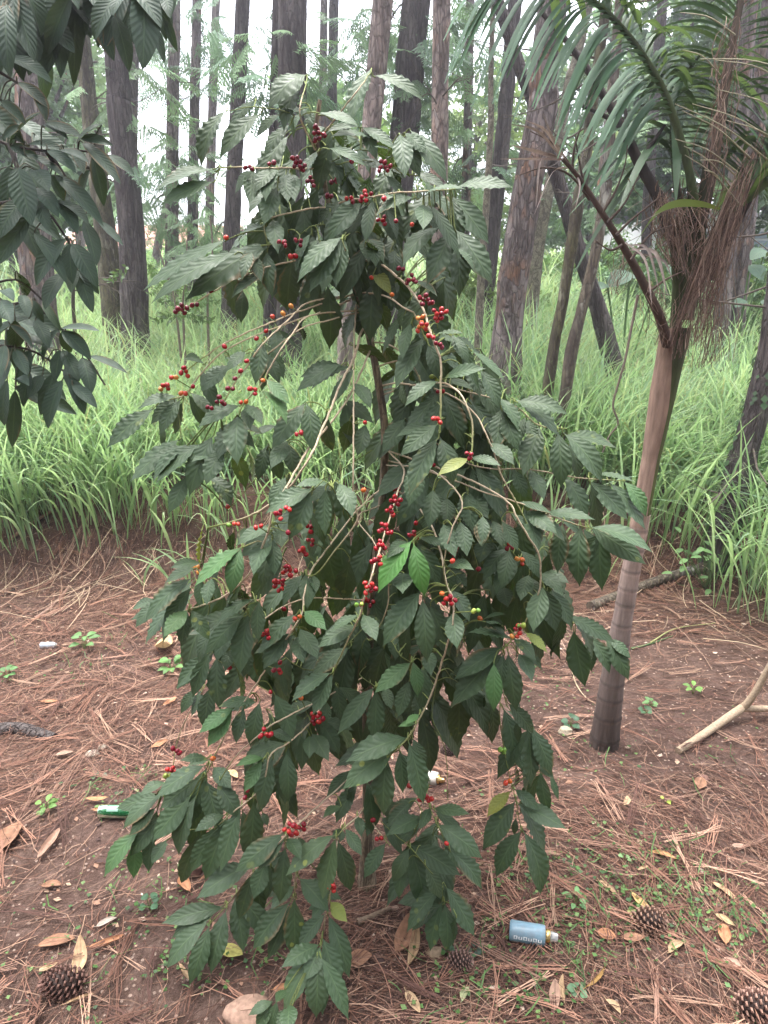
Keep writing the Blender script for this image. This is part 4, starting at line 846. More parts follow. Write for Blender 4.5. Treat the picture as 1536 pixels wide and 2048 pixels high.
# name, label, bark, Y, way-points (photo pixels from the ground up), widths in pixels, low foliage clumps (px, py, radius m, sprays, colour)
TREES = [
 ('pine_tree', 'dark straight pine trunk right of the large-leaved tree, leaning left as it rises', 'dark_bark', 7.0, [(270, 640), (262, 450), (238, 220), (226, 60)], [54, 50, 46, 44], [(292, 330, .18, 6, CB)]),
 ('pine_tree', 'ivy-flecked brown trunk close behind the dark leaning pine on the left', 'mossy_bark', 7.3, [(230, 650), (212, 480), (180, 220), (160, 40)], [46, 42, 32, 30], [(250, 170, .5, 22, CG)]),
 ('pine_tree', 'grey trunk rising just behind the dark leaning pine, bluish bark', 'pine_bark', 8.6, [(258, 640), (258, 400), (262, 180), (268, 20)], [34, 30, 27, 26], [(300, 150, .35, 10, CG)]),
 ('pine_tree', 'thick reddish-brown trunk behind the large leaves at the left edge', 'pine_bark', 6.2, [(85, 680), (72, 520), (60, 250), (52, 30)], [66, 62, 54, 50], []),
 ('conifer_tree', 'slim straight trunk dressed in feathery light green sprays, left of centre', 'pine_bark', 9.0, [(343, 640), (344, 400), (346, 180), (350, 10)], [27, 25, 24, 22], [(350, 320, .42, 26, CG), (340, 440, .5, 30, CG), (330, 60, .8, 36, CB), (300, 420, .4, 16, CG)]),
 ('conifer_tree', 'slender trunk with a side stem and green sprays low down, left of centre', 'pine_bark', 9.6, [(384, 640), (386, 400), (390, 180), (394, 10)], [22, 21, 19, 18], [(400, 560, .3, 12, CG), (400, 340, .45, 24, CG), (410, 90, .7, 26, CB), (390, 470, .45, 26, CG)]),
 ('pine_tree', 'thin bluish trunk between the two feathery conifers and the dark pine', 'pine_bark', 11.0, [(416, 630), (420, 400), (426, 180), (432, 10)], [19, 18, 17, 16], [(425, 440, .5, 20, CG)]),
 ('conifer_tree', 'dark ridged trunk left of the coffee tree top with a low fork of dead twigs', 'dark_bark', 8.0, [(456, 670), (464, 450), (474, 230), (486, 0)], [33, 31, 29, 28], [(470, 30, .7, 30, CB), (500, 510, .5, 28, CG), (430, 470, .4, 18, CG)]),
 ('conifer_tree', 'stout dark brown trunk rising behind the upper left side of the coffee tree', 'dark_bark', 6.6, [(578, 720), (580, 560), (584, 250), (586, 0)], [52, 52, 56, 56], [(560, 110, .35, 22, CG), (600, 480, .4, 24, CG), (560, 180, .3, 18, CB)]),
 ('pine_tree', 'slim dark stem immediately left of the stout trunk behind the coffee tree', 'dark_bark', 6.9, [(540, 720), (541, 600), (548, 300), (556, 0)], [28, 27, 24, 22], []),
 ('pine_tree', 'narrow grey trunk above the coffee tree top, first of two close together', 'pine_bark', 10.5, [(640, 640), (643, 400), (646, 180), (648, 0)], [18, 17, 16, 15], [(690, 60, .9, 30, CG)]),
 ('pine_tree', 'narrow dark trunk above the coffee tree top beside its grey twin', 'dark_bark', 10.0, [(660, 640), (662, 400), (664, 180), (668, 0)], [22, 21, 20, 19], [(700, 180, .6, 20, CB)]),
 ('pine_tree', 'pale reddish flaking pine leaning right behind the coffee tree top', 'flaky_bark', 5.4, [(688, 770), (694, 620), (735, 330), (752, 150), (766, 0)], [30, 31, 36, 40, 42], []),
 ('conifer_tree', 'widest grey trunk behind the top of the coffee tree, curtained by hanging green sprays', 'dark_bark', 7.4, [(768, 700), (786, 450), (812, 230), (832, 0)], [62, 62, 58, 56], [(800, 100, .55, 44, CB), (850, 40, .6, 44, CG), (770, 60, .4, 24, CG), (835, 200, .3, 20, CG)]),
 ('pine_tree', 'pale flaky straight pine right of the coffee tree top, the lightest bark of the wood', 'flaky_bark', 5.8, [(866, 720), (870, 560), (879, 300), (884, 0)], [36, 35, 34, 34], []),
 ('conifer_tree', 'thin trunk with drooping dark green boughs right of the palest pine', 'pine_bark', 9.0, [(926, 660), (930, 450), (937, 200), (940, 0)], [20, 19, 18, 18], [(915, 140, .5, 34, CB), (925, 260, .5, 30, CG), (900, 350, .5, 26, CG), (950, 60, .6, 30, CB)]),
 ('slender_tree', 'smooth pale slender stem rising from the grass right of the coffee tree', 'smooth_bark', 5.6, [(955, 720), (962, 560), (972, 420), (982, 240), (986, 0)], [16, 16, 14, 12, 10], []),
 ('pine_tree', 'dark trunk just right of the smooth slender stem, tilting right', 'dark_bark', 8.2, [(966, 640), (984, 480), (1008, 250), (1030, 0)], [30, 30, 30, 28], [(995, 330, .4, 20, CB)]),
 ('pine_tree', 'thickest pine in view with plated greyish bark, right of the coffee tree', 'pine_bark', 5.2, [(1006, 780), (1017, 640), (1048, 420), (1086, 200), (1106, 0)], [74, 58, 58, 60, 58], []),
 ('slender_tree', 'lean brown trunk behind the thickest pine, bending right', 'smooth_bark', 7.2, [(1062, 620), (1078, 480), (1108, 330), (1140, 160), (1180, 0)], [28, 26, 22, 20, 18], [(1130, 420, .4, 14, CG)]),
 ('slender_tree', 'mossy thin trunk right of the thickest pine, leaning right', 'mossy_bark', 4.7, [(1092, 810), (1108, 690), (1126, 600), (1154, 420), (1180, 260), (1206, 60)], [22, 22, 21, 24, 22, 20], []),
 ('slender_tree', 'lichen-spotted thin trunk crossing in front of the dark leaning one', 'lichen_bark', 4.6, [(1128, 810), (1144, 700), (1166, 610), (1196, 480), (1218, 320), (1240, 0)], [22, 26, 22, 22, 22, 20], []),
 ('slender_tree', 'dark trunk leaning left across the gap right of the thickest pine', 'dark_bark', 5.6, [(1222, 710), (1200, 630), (1164, 520), (1118, 370), (1062, 190), (1008, 40)], [38, 32, 30, 28, 26, 24], []),
 ('pine_tree', 'grey pine behind the palm fibres, left one of a pair at the right edge', 'pine_bark', 7.0, [(1444, 640), (1452, 540), (1478, 300), (1500, 0)], [30, 30, 30, 30], []),
 ('pine_tree', 'grey pine behind the palm fibres, right one of a pair at the right edge', 'pine_bark', 7.1, [(1474, 630), (1488, 500), (1510, 300), (1540, 0)], [32, 31, 30, 30], []),
 ('ivy_tree', 'leaning trunk wrapped in small ivy leaves at the right edge', 'dark_bark', 3.9, [(1440, 1090), (1490, 900), (1530, 760), (1560, 560), (1570, 200)], [60, 54, 50, 46, 40], []),
 ('pine_tree', 'faint slim trunk between the mossy and the lichen-spotted stems, far behind', 'pine_bark', 11.5, [(1185, 560), (1200, 400), (1225, 150), (1240, 0)], [18, 17, 16, 16], [(1230, 300, .5, 16, CY)]),
 ('pine_tree', 'slim trunk behind the palm, seen through its fronds', 'dark_bark', 9.5, [(1290, 600), (1296, 400), (1310, 200), (1325, 0)], [22, 21, 20, 20], [(1320, 300, .6, 20, CG)]),
 ('slender_tree', 'short leaning stem in the bright gap left of the feathery conifer', 'pine_bark', 14.0, [(300, 590), (318, 480), (335, 400)], [16, 16, 12], []),
 ('slender_tree', 'crooked thin sapling left of the leaning dark pine among the grass', 'mossy_bark', 6.5, [(150, 660), (146, 600), (150, 540), (160, 480)], [7, 7, 6, 4], []),
]
for name, label, bark, Y, pp, ww, fol in TREES:
    P = [at(x, y, Y + (.0 if k == 0 else 0)) for k, (x, y) in enumerate(pp)]
    P = np.array(P)
    d = P[1] - P[0]; z = float(ground_z(P[0][0], Y)) - .1
    R = [w * depth_of(p) / F / 2 for w, p in zip(ww, P)]
    if P[0][2] > z: P = np.vstack([P[0] + d * ((z - P[0][2]) / d[2]), P]); R = [R[0] * 1.06] + R
    if pp[-1][1] < 150 and len(pp) > 2:
        d = nrm(P[-1] - P[-3]); top = P[-1] + d * 4.5; P = np.vstack([P, top]); R = R + [R[-1] * .72]
    n = 70; W = smooth_path(P, n); Ls = np.concatenate([[0], np.cumsum(np.linalg.norm(np.diff(P, axis=0), axis=1))]); rr = np.interp(np.linspace(0, Ls[-1], n), Ls, R)
    t = thing(name, label, 'tree', W[0])
    b = MB(); b.tube(W, rr, 26, jit=.09 if bark != 'smooth_bark' else .03, seed=int(pp[0][0])); tr_ = b.build('trunk', M[bark], t)
    # dead twigs on the trunk
    k0 = 5 if Y < 9 else 3
    for _ in range(k0):
        b = MB()
        i = int(n * (.25 + .6 * RNG.random())); a = RNG.random() * 6.28; L = .25 + .6 * RNG.random()
        p = W[i]; q = p + np.array([cos(a), sin(a), .2 - .5 * RNG.random()]) * L; mid = (p + q) / 2 + RNG.normal(0, .06, 3)
        path = smooth_path([p, mid, q], 9); b.tube(path, np.linspace(.007, .002, 9), 5, np.array([.14, .11, .09]))
        for _2 in range(3):
            j = 3 + int(RNG.random() * 5); e = path[j] + RNG.normal(0, .13, 3); b.tube(np.array([path[j], (path[j] + e) / 2 + RNG.normal(0, .02, 3), e]), [.003, .002, .001], 4, np.array([.14, .11, .09]), cap=False)
        b.build('dead_branch', M['twig'], t)
    b = MB()
    for fx, fy, r, cnt, c in fol:
        ctr = at(fx, fy, Y + .1)
        i = int(np.abs(W[:, 2] - ctr[2] - .1).argmin()); 
        clump(b, 'feather', ctr, r * 1.1, int(cnt * .85), .36, np.array(c) * 1.5)
        if np.linalg.norm(W[i] - ctr) > .15: b.tube(smooth_path([W[i], (W[i] + ctr) / 2 + [0, 0, .08], ctr], 8), np.linspace(.012, .004, 8), 5, np.array([.12, .1, .08]))
    if pp[-1][1] < 150:   # the crown, mostly above the picture
        for _ in range(2):
            c = W[-1] + RNG.normal(0, 1, 3) * np.array([.9, .9, .8]); clump(b, 'feather', c, .7, 9, .7, CG)
    if name == 'ivy_tree':
        n2 = 420; ii = RNG.integers(2, n - 12, n2); a = RNG.random(n2) * 6.28
        keep = vnoise(a * 1.2, ii * .13, 9) > .42; ii = ii[keep]; a = a[keep]; n2 = len(ii)
        p = W[ii] + np.stack([np.cos(a) * rr[ii] * 1.12, np.sin(a) * rr[ii] * 1.12, RNG.normal(0, .02, n2)], -1)
        o = np.stack([np.cos(a), np.sin(a), 0 * a], -1); s = np.stack([-np.sin(a), np.cos(a), 0 * a], -1); sz = (.012 + .014 * RNG.random(n2))[:, None]
        dn = nrm(o * .5 + np.array([0, 0, -1]))
        V = np.stack([p, p + dn * sz + s * sz * .8, p + dn * sz * 2.0, p + dn * sz - s * sz * .8], 1)
        b2 = MB(); b2.add(V.reshape(-1, 3), np.arange(4 * n2).reshape(-1, 4), None, None, np.repeat(np.array([(.05, .1, .04)]) * (.6 + .8 * RNG.random((n2, 1))), 4, 0)); b2.build('ivy', M['herb'], t)
    if b.V: b.build('crown', M['conifer'], t)

# leafy trees farther back: four crowns, copied
def leafy_crown(seed, h, r, col, n):
    b = MB()
    for _ in range(n):
        a = RNG.random() * 6.28; z = h * (.3 + .7 * RNG.random()); q = r * (1 - .6 * abs(z / h - .55)) * (.35 + .65 * RNG.random())
        clump(b, 'broad', (cos(a) * q, sin(a) * q, z), .55, 12, .5, np.array(col) * (.7 + .6 * RNG.random()), flat=.7, pitch=-.1)
    return b
def leafy_tree(label, px, Y, h, r, col, n, bark='pine_bark', group=None):
    p = at(px, 600, Y); z = float(ground_z(p[0], Y)); o = np.array([p[0], Y, z])
    t = thing('leafy_tree', label, 'tree', o, group); n = int(n * 2.0); col = np.array(col) * 1.4
    b = MB(); b.tube(smooth_path([o, o + [.1, 0, h * .3], o + [-.05, .1, h * .6], o + [.1, 0, h * .9]], 24), np.linspace(.11, .03, 24), 10, jit=.08)
    for _ in range(5):
        a = RNG.random() * 6.28; k = h * (.3 + .4 * RNG.random()); b.tube(smooth_path([o + [0, 0, k], o + [cos(a) * r * .4, sin(a) * r * .4, k + .3], o + [cos(a) * r * .8, sin(a) * r * .8, k + .9]], 8), np.linspace(.04, .012, 8), 6)
    b.build('trunk', M[bark], t)
    c = leafy_crown(0, h, r, col, n); c.V = [v + o for v in c.V]; c.build('crown', M['herb'], t)
leafy_tree('pale leafy tree with reddish tips behind the hanging leaves at the left', 95, 11, 5.2, 1.15, (.14, .2, .12), 26)
leafy_tree('green leafy tree low behind the large leaves at the left edge', 30, 12, 3.2, 1.4, (.10, .17, .07), 20)
leafy_tree('lacy tree filling the gap right of the thickest pine', 1160, 15, 4.6, 1.5, (.08, .14, .08), 16)
leafy_tree('lacy tree directly behind the palm crown', 1300, 13, 5.6, 1.7, (.075, .13, .07), 26)
leafy_tree('dense dark tree behind the palm at the right edge', 1430, 12, 5.4, 1.7, (.055, .105, .05), 30)
leafy_tree('yellow-green small tree left of the thickest pine, far behind', 945, 14, 4.0, 1.0, (.12, .17, .06), 10)
leafy_tree('dense tree reaching out past the right edge of the photo', 1560, 10, 5.0, 1.5, (.06, .11, .05), 26)
leafy_tree('low yellow-green tree between the widest trunk and the stout one', 690, 14, 3.6, 1.1, (.12, .19, .06), 12)
leafy_tree('thin leafy tree between the trunks left of the dark leaning pine', 165, 15, 4.4, .8, (.1, .16, .1), 7)
def bush(label, px, Y, h, r, col, n):
    p = at(px, 600, Y); z = float(ground_z(p[0], Y)); o = np.array([p[0], Y, z])
    t = thing('bush', label, 'bush', o)
    b = MB()
    for _ in range(7): a = RNG.random() * 6.28; b.tube(smooth_path([o, o + [cos(a) * r * .3, sin(a) * r * .3, h * .4], o + [cos(a) * r * .6, sin(a) * r * .6, h * .8]], 6), np.linspace(.02, .006, 6), 5, np.array([.14, .11, .08]))
    b.build('stems', M['twig'], t)
    b = MB(); n = int(n * 1.8); col = np.array(col) * 1.4
    for _ in range(n): a = RNG.random() * 6.28; q = r * sqrt(RNG.random()); clump(b, 'broad', o + [cos(a) * q, sin(a) * q, h * (.15 + .75 * RNG.random() * (1 - .4 * q / r))], .4, 9, .36, np.array(col) * (.7 + .6 * RNG.random()))
    b.build('foliage', M['herb'], t)
for L, px, Y, h, r, c, n in (('dark green bush at the right edge behind the tall grass', 1500, 8.5, 1.5, 1.0, (.05, .10, .04), 18), ('bush behind the palm fibres with broad dark leaves', 1370, 9.5, 1.6, 1.0, (.055, .105, .045), 16),
        ('bush behind the lichen-spotted trunk, lighter green', 1190, 11, 1.4, 1.0, (.09, .16, .06), 14), ('bright yellow-green bush right of the thickest pine', 1075, 12, 1.2, .9, (.14, .2, .06), 10), ('pale green bush in front of the bright gap on the left', 300, 17, 1.3, 1.2, (.12, .2, .08), 12),
        ('bush just left of the dark trunks at the foot of the slope', 130, 13, 1.4, 1.2, (.11, .19, .08), 14), ('yellowish bush behind the upper left leaves of the coffee tree', 480, 15, 1.3, 1.2, (.14, .2, .08), 12), ('small bush left of the pale slender stem', 930, 9, 1.0, .7, (.13, .18, .06), 10), ('bush behind the feathery conifers', 390, 19, 1.6, 1.4, (.12, .2, .1), 10)):
    bush(L, px, Y, h, r, c, n)
b = MB()
for _ in range(130):
    x = -24 + 48 * RNG.random(); y = 27 + 6 * RNG.random()
    clump(b, 'broad', (x, y, float(ground_z(x, y)) + .3 + .9 * RNG.random() + 1.8 * RNG.random() * (x > 4)), 1.0, 10, .9, np.array((.12, .18, .10)) * (.7 + .6 * RNG.random()))
w = b.build('distant_woods', M['herb']); tag(w, 'far-off line of bushes closing the view behind the trunks', 'undergrowth', kind='stuff')

# unseen trees behind and over the clearing, added to block part of the skylight
b = MB()
for _ in range(50):
    a = radians(95 + 170 * RNG.random()); el = radians(-4 + 42 * RNG.random()); D = 6.5 + 3 * RNG.random()
    c = np.array([sin(a) * cos(el) * D, cos(a) * cos(el) * D, 1.6 + sin(el) * D]); c[2] = max(c[2], .5)
    clump(b, 'broad', c, 1.3, 15, 1.5, np.array((.05, .085, .04)) * (.7 + .6 * RNG.random()))
for _ in range(12):
    c = np.array([-6 + 12 * RNG.random(), -4 + 8.5 * RNG.random(), 7.5 + 2.2 * RNG.random()])
    clump(b, 'broad', c, 1.1, 13, 1.3, np.array((.05, .09, .04)) * (.7 + .6 * RNG.random()))
for k in range(9):
    a = radians(100 + 20 * k); x, y = sin(a) * 7.5, cos(a) * 7.5
    b.tube(smooth_path([(x, y, -.2), (x + .1, y, 3), (x - .1, y, 6), (x, y, 9)], 16), np.linspace(.2, .1, 16), 10, np.array((.1, .08, .07)))
w = b.build('added_woods', M['herb']); tag(w, 'unseen trees added around and over the clearing to shape its light', 'woods', kind='stuff')
# ================================================================== palm
PYD = 2.3
PT = [(1207, 1492), (1226, 1354), (1248, 1223), (1268, 1110), (1295, 960), (1304, 910), (1328, 784), (1345, 700), (1352, 655)]
PWd = [58, 46, 37, 35, 34, 35, 50, 54, 56]
def pw(x, y, d=0): return at(x, y, PYD + d)
g0 = on_ground(1210, 1490)
PYD = float(g0[1]); 
palm = thing('palm_tree', 'young palm with a ringed grey-brown trunk, hanging fibres and half-dead fronds', 'palm tree', g0)
W0 = np.array([pw(x, y) for x, y in PT]); W0 = np.vstack([W0[0] + [-.004, 0, -.07], W0]); RR = np.array([PWd[0] * 1.02] + PWd) * np.array([depth_of(p) for p in W0]) / F / 2
n = 300; W = smooth_path(W0, n); Ls = np.linspace(0, 1, n); L0 = np.concatenate([[0], np.cumsum(np.linalg.norm(np.diff(W0, axis=0), axis=1))]); rr = np.interp(Ls * L0[-1], L0, RR)
kT = int(n * .60)
rings = np.zeros(n); pos = .03
RINGS = []
while pos < .62: RINGS.append(pos); pos += .034 + .03 * RNG.random()
for q in RINGS:
    rr += rr * .045 * np.exp(-((Ls - q) / .004) ** 2) * (Ls < .63)
    rings += np.exp(-((Ls - q - .003) / .003) ** 2) - .8 * np.exp(-((Ls - q + .004) / .003) ** 2)
tc = np.stack([np.interp(Ls, [0, .12, .3, .45, .62], [c0, c1, c2, c3, c4]) for c0, c1, c2, c3, c4 in ((.075, .11, .23, .38, .47), (.057, .084, .18, .29, .34), (.05, .074, .16, .255, .275))], -1)
tc = tc * (1 - .5 * np.clip(rings, -.9, 1))[:, None]
b = MB(); b.tube(W[:kT + 4], rr[:kT + 4], 28, tc[:kT + 4], jit=.03, seed=2)
def mat_palmtrunk():
    N = NT('palm_trunk'); c = N.attr(); o = N.obj((1, 1, .16)); nz = N.noise(o, 70, 5, .7); n2 = N.noise(N.obj(), 6, 4)
    c = N.mix(N.mapr(nz, .35, .7, 0, .7), c, N.mix(1, c, (.42, .4, .38), 'MULTIPLY')); c = N.mix(N.mapr(n2, .5, .7, 0, .5), c, N.mix(1, c, (.5, .48, .45), 'MULTIPLY'))
    N.set(Base_Color=c, Roughness=.85, Normal=N.bump(nz, .6, .004)); N.b.inputs['Specular IOR Level'].default_value = .2; return N.m
M['palm_trunk'] = mat_palmtrunk()
b.build('trunk', M['palm_trunk'], palm)
b = MB(); b.tube(W[kT - 2:], rr[kT - 2:] * .97, 26, np.linspace((.13, .15, .05), (.07, .085, .035), n - kT + 2), jit=.04, seed=6)
b.build('crownshaft', M['palm_trunk'], palm)
# dry brown leaf sheath wrapped round the left of the crownshaft
m = n - kT + 4; th = np.linspace(radians(120), radians(285), 16); P = np.zeros((m, 16, 3))
for i in range(m):
    k = min(kT - 4 + i, n - 1); f = i / (m - 1); sp = 1 - .55 * sstep(.55, 1, f)
    tt = radians(205) + (th - radians(205)) * sp
    P[i] = W[k] + rr[k] * 1.07 * np.stack([np.cos(tt), np.sin(tt), 0 * tt], -1)
b = MB(); cc = np.repeat(np.linspace((.42, .29, .225), (.33, .215, .16), m), 16, 0) * (.8 + .4 * vnoise(np.tile(np.arange(16), m) * .7, np.repeat(np.arange(m), 16) * .12, 8))[:, None]; b.grid(P, None, cc); b.build('dry_sheath', M['palm_trunk'], palm)
TOP = W[-1]
def stem(pts, r0, r1, col, name='frond', d=None, nn=30, mat='palm_trunk', mb=None):
    Wp = smooth_path([pw(x, y, (d or [0] * 9)[i]) for i, (x, y) in enumerate(pts)], nn); m_ = mb or MB(); m_.tube(Wp, np.linspace(r0, r1, nn), 9, np.asarray(col), jit=.05, seed=3); return Wp, m_
def leaflet(mb, B, d, L, w, droop, col, segs=9, tw=0.0):
    t = np.linspace(0, 1, segs); d = nrm(d)
    P = B + d * (t[:, None] * L) + np.array([0, 0, -1.0]) * (droop * L * t[:, None] ** 2.0)
    s = nrm(np.cross(d, [0, 0, 1.0])) ; s = nrm(s + np.array([0, 0, tw])); ww = w * np.clip(np.sin(pi * (t * .9 + .08)), .03, 1) ** .7
    up = np.array([0, 0, 1.]) * .18 * w
    G = np.stack([P - s * ww[:, None] / 2, P + up * 0 - np.array([0, 0, .12]) * ww[:, None], P + s * ww[:, None] / 2], 1)
    U = np.stack(np.meshgrid(np.linspace(0, 1, 3), t), -1); mb.grid(G, U, np.asarray(col) * (.8 + .4 * RNG.random()))
GREEN = np.array([.04, .085, .04]); PALE = np.array([.075, .15, .085])
# frond 1: arches up and to the left over the top of the photo
R1, m1 = stem([(1395, 430), (1372, 320), (1335, 200), (1290, 118), (1240, 52), (1190, 5), (1120, -40), (1040, -70)], .013, .004, (.09, .12, .05), d=[0, -.02, -.06, -.12, -.18, -.24, -.3, -.34], nn=60)
fo = m1.build('frond', M['palm_trunk'], palm); m = MB()
for i in range(18, 60):
    t = nrm(R1[min(i + 1, 59)] - R1[i - 1]); L = .2 + .07 * RNG.random()
    leaflet(m, R1[i], nrm(t * .35 + np.array([-.55, -.35, .05]) + RNG.normal(0, .06, 3)), L, .026, .9 + .5 * RNG.random(), PALE)
    leaflet(m, R1[i], nrm(t * .45 + np.array([.5, .35, .15]) + RNG.normal(0, .08, 3)), L * .9, .024, .5 + .4 * RNG.random(), GREEN)
m.build('leaflets', M['palm_leaf'], fo)
# frond 2: behind, fanning up to the right
R2, m2 = stem([(1400, 450), (1430, 300), (1452, 160), (1475, 30), (1500, -90)], .02, .008, (.10, .075, .055), d=[.02, .04, .06, .08, .1], nn=50)
fo = m2.build('frond', M['palm_trunk'], palm); m = MB()
for i in range(20, 50):
    for sg in (-1, 1):
        leaflet(m, R2[i], nrm(np.array([sg * .8, -.1 + .3 * RNG.random(), .55]) + RNG.normal(0, .12, 3)), .27 + .1 * RNG.random(), .024, .4 + .4 * RNG.random(), GREEN * 1.1 if RNG.random() < .6 else PALE)
m.build('leaflets', M['palm_leaf'], fo)
# frond 3: to the right, out of the photo
R3, m3 = stem([(1420, 560), (1478, 430), (1540, 330), (1620, 240), (1720, 190)], .02, .006, (.055, .042, .036), d=[0, -.02, -.04, -.08, -.1], nn=50)
fo = m3.build('frond', M['palm_trunk'], palm); m = MB()
for i in range(16, 50):
    for sg in (-1, 1):
        leaflet(m, R3[i], nrm(np.array([.25 - .3 * RNG.random(), sg * .6, .8]) + RNG.normal(0, .12, 3)), .34, .034, .4 + .5 * RNG.random(), np.array([.045, .085, .03]))
m.build('leaflets', M['palm_leaf'], fo)
# frond 4: green leaves hanging in the middle of the crown
R4, m4 = stem([(1375, 460), (1352, 360), (1345, 250), (1360, 170), (1400, 110)], .012, .004, (.07, .10, .04), d=[.05, .1, .16, .2, .24], nn=40)
fo = m4.build('frond', M['palm_trunk'], palm); m = MB()
for i in range(14, 40):
    for sg in (-1, 1): leaflet(m, R4[i], nrm(np.array([sg * .7, -.3, .1]) + RNG.normal(0, .15, 3)), .27 + .1 * RNG.random(), .03, .5 + .5 * RNG.random(), GREEN * .9)
m.build('leaflets', M['palm_leaf'], fo)
# bare dark leaf stalks
R5, m5 = stem([(1345, 480), (1318, 400), (1280, 330), (1248, 262), (1215, 205), (1175, 140), (1135, 85), (1080, 20)], .019, .007, (.06, .048, .045), d=[0, .0, .02, .03, .04, .05, .06, .07], nn=50)
for a, e in ((24, (1150, 205)), (16, (1330, 250)), (20, (1250, 215))):
    pa = R5[a]; m5.tube(smooth_path([pa, (pa + pw(*e, .05)) / 2, pw(*e, .05)], 8), np.linspace(.008, .004, 8), 6, np.array([.06, .05, .045]))
m5.build('dead_stalk', M['palm_trunk'], palm)
R6, m6 = stem([(1335, 690), (1322, 640), (1296, 585), (1262, 520), (1232, 470), (1200, 420), (1168, 370), (1145, 340), (1125, 318)], .016, .005, (.10, .065, .05), d=[-.05, -.09, -.12, -.14, -.16, -.18, -.2, -.22, -.23], nn=60)
for pts_ in ([(1232, 470), (1262, 440), (1300, 410), (1330, 385)], [(1215, 445), (1250, 405), (1278, 350)], [(1205, 425), (1232, 380), (1250, 330), (1255, 290)], [(1262, 520), (1300, 470), (1345, 450)], [(1168, 372), (1160, 330), (1150, 270)], [(1150, 345), (1110, 290), (1060, 262)], [(1180, 400), (1140, 350), (1090, 335), (1040, 350)], [(1296, 585), (1330, 560), (1372, 540)], [(1145, 340), (1150, 290), (1172, 230)], [(1245, 490), (1220, 500), (1190, 480)]):
    Q_ = smooth_path([pw(x, y, -.18) for x, y in pts_], 12); m6.tube(Q_, np.linspace(.0045, .0014, 12), 5, np.array([.12, .085, .07]), jit=.1)
do = m6.build('dead_frond', M['palm_trunk'], palm)
m = MB(); DRY = np.array([.40, .32, .29])
for (bx, by), (qx, qy), (tx, ty), w in (((1130, 322), (1080, 305), (1022, 290), .022), ((1128, 320), (1085, 318), (1000, 318), .016), ((1135, 325), (1085, 312), (1072, 412), .018), ((1140, 335), (1105, 345), (1068, 430), .014), ((1125, 316), (1092, 262), (1050, 240), .014), ((1132, 320), (1105, 275), (1085, 225), .012), ((1120, 312), (1075, 262), (1020, 248), .014), ((1150, 345), (1160, 372), (1150, 420), .012), ((1260, 500), (1310, 505), (1335, 590), .02), ((1255, 490), (1295, 498), (1318, 580), .016), ((1265, 505), (1325, 520), (1345, 560), .014), ((1250, 485), (1290, 520), (1304, 610), .014), ((1225, 455), (1255, 420), (1300, 390), .012), ((1215, 440), (1250, 395), (1280, 360), .011), ((1205, 425), (1225, 380), (1262, 330), .011), ((1235, 470), (1290, 440), (1330, 420), .010)):
    A = smooth_path([pw(bx, by, -.2), pw(qx, qy, -.24), pw(tx, ty, -.27)], 12); t = np.linspace(0, 1, 12); s = np.array([.5, -.2, .6]); ww = w * .6 * np.sin(pi * (t * .85 + .12))
    m = MB(); m.grid(np.stack([A - s * ww[:, None] / 2, A + np.array([0, .3, 0]) * ww[:, None] * .5, A + s * ww[:, None] / 2], 1), None, DRY * (.6 + .7 * RNG.random())); m.build('dry_leaflet', M['dry'], do)
# a single drooping green leaf and green leaf bases
m = MB()
A = smooth_path([pw(1440, 418, -.12), pw(1400, 408, -.14), pw(1350, 408, -.16), pw(1310, 430, -.18), pw(1262, 500, -.2)], 22); t = np.linspace(0, 1, 22); ww = .022 * np.sin(pi * (t * .9 + .08)); s = np.array([.2, -.3, .9])
m.grid(np.stack([A - s * ww[:, None] / 2, A, A + s * ww[:, None] / 2], 1), None, np.linspace((.16, .2, .03), (.12, .2, .08), 22).repeat(3, 0)); m.build('leaflet', M['palm_leaf'], palm)
m = MB()
for pts, r in (([(1372, 640), (1385, 560), (1400, 470), (1408, 380), (1420, 300)], .022), ([(1360, 640), (1352, 540), (1345, 480), (1330, 430)], .02), ([(1375, 620), (1402, 540), (1430, 470), (1470, 400)], .024), ([(1362, 640), (1378, 500), (1384, 400), (1372, 300)], .02), ([(1350, 660), (1356, 560), (1362, 470), (1350, 360)], .018)):
    Wp = smooth_path([pw(x, y, .02) for x, y in pts], 20); m.tube(Wp, np.linspace(r, r * .5, 20), 9, np.linspace((.075, .095, .035), (.05, .045, .03), 20), jit=.1, seed=int(pts[0][0]))
m.build('leaf_bases', M['palm_trunk'], palm)
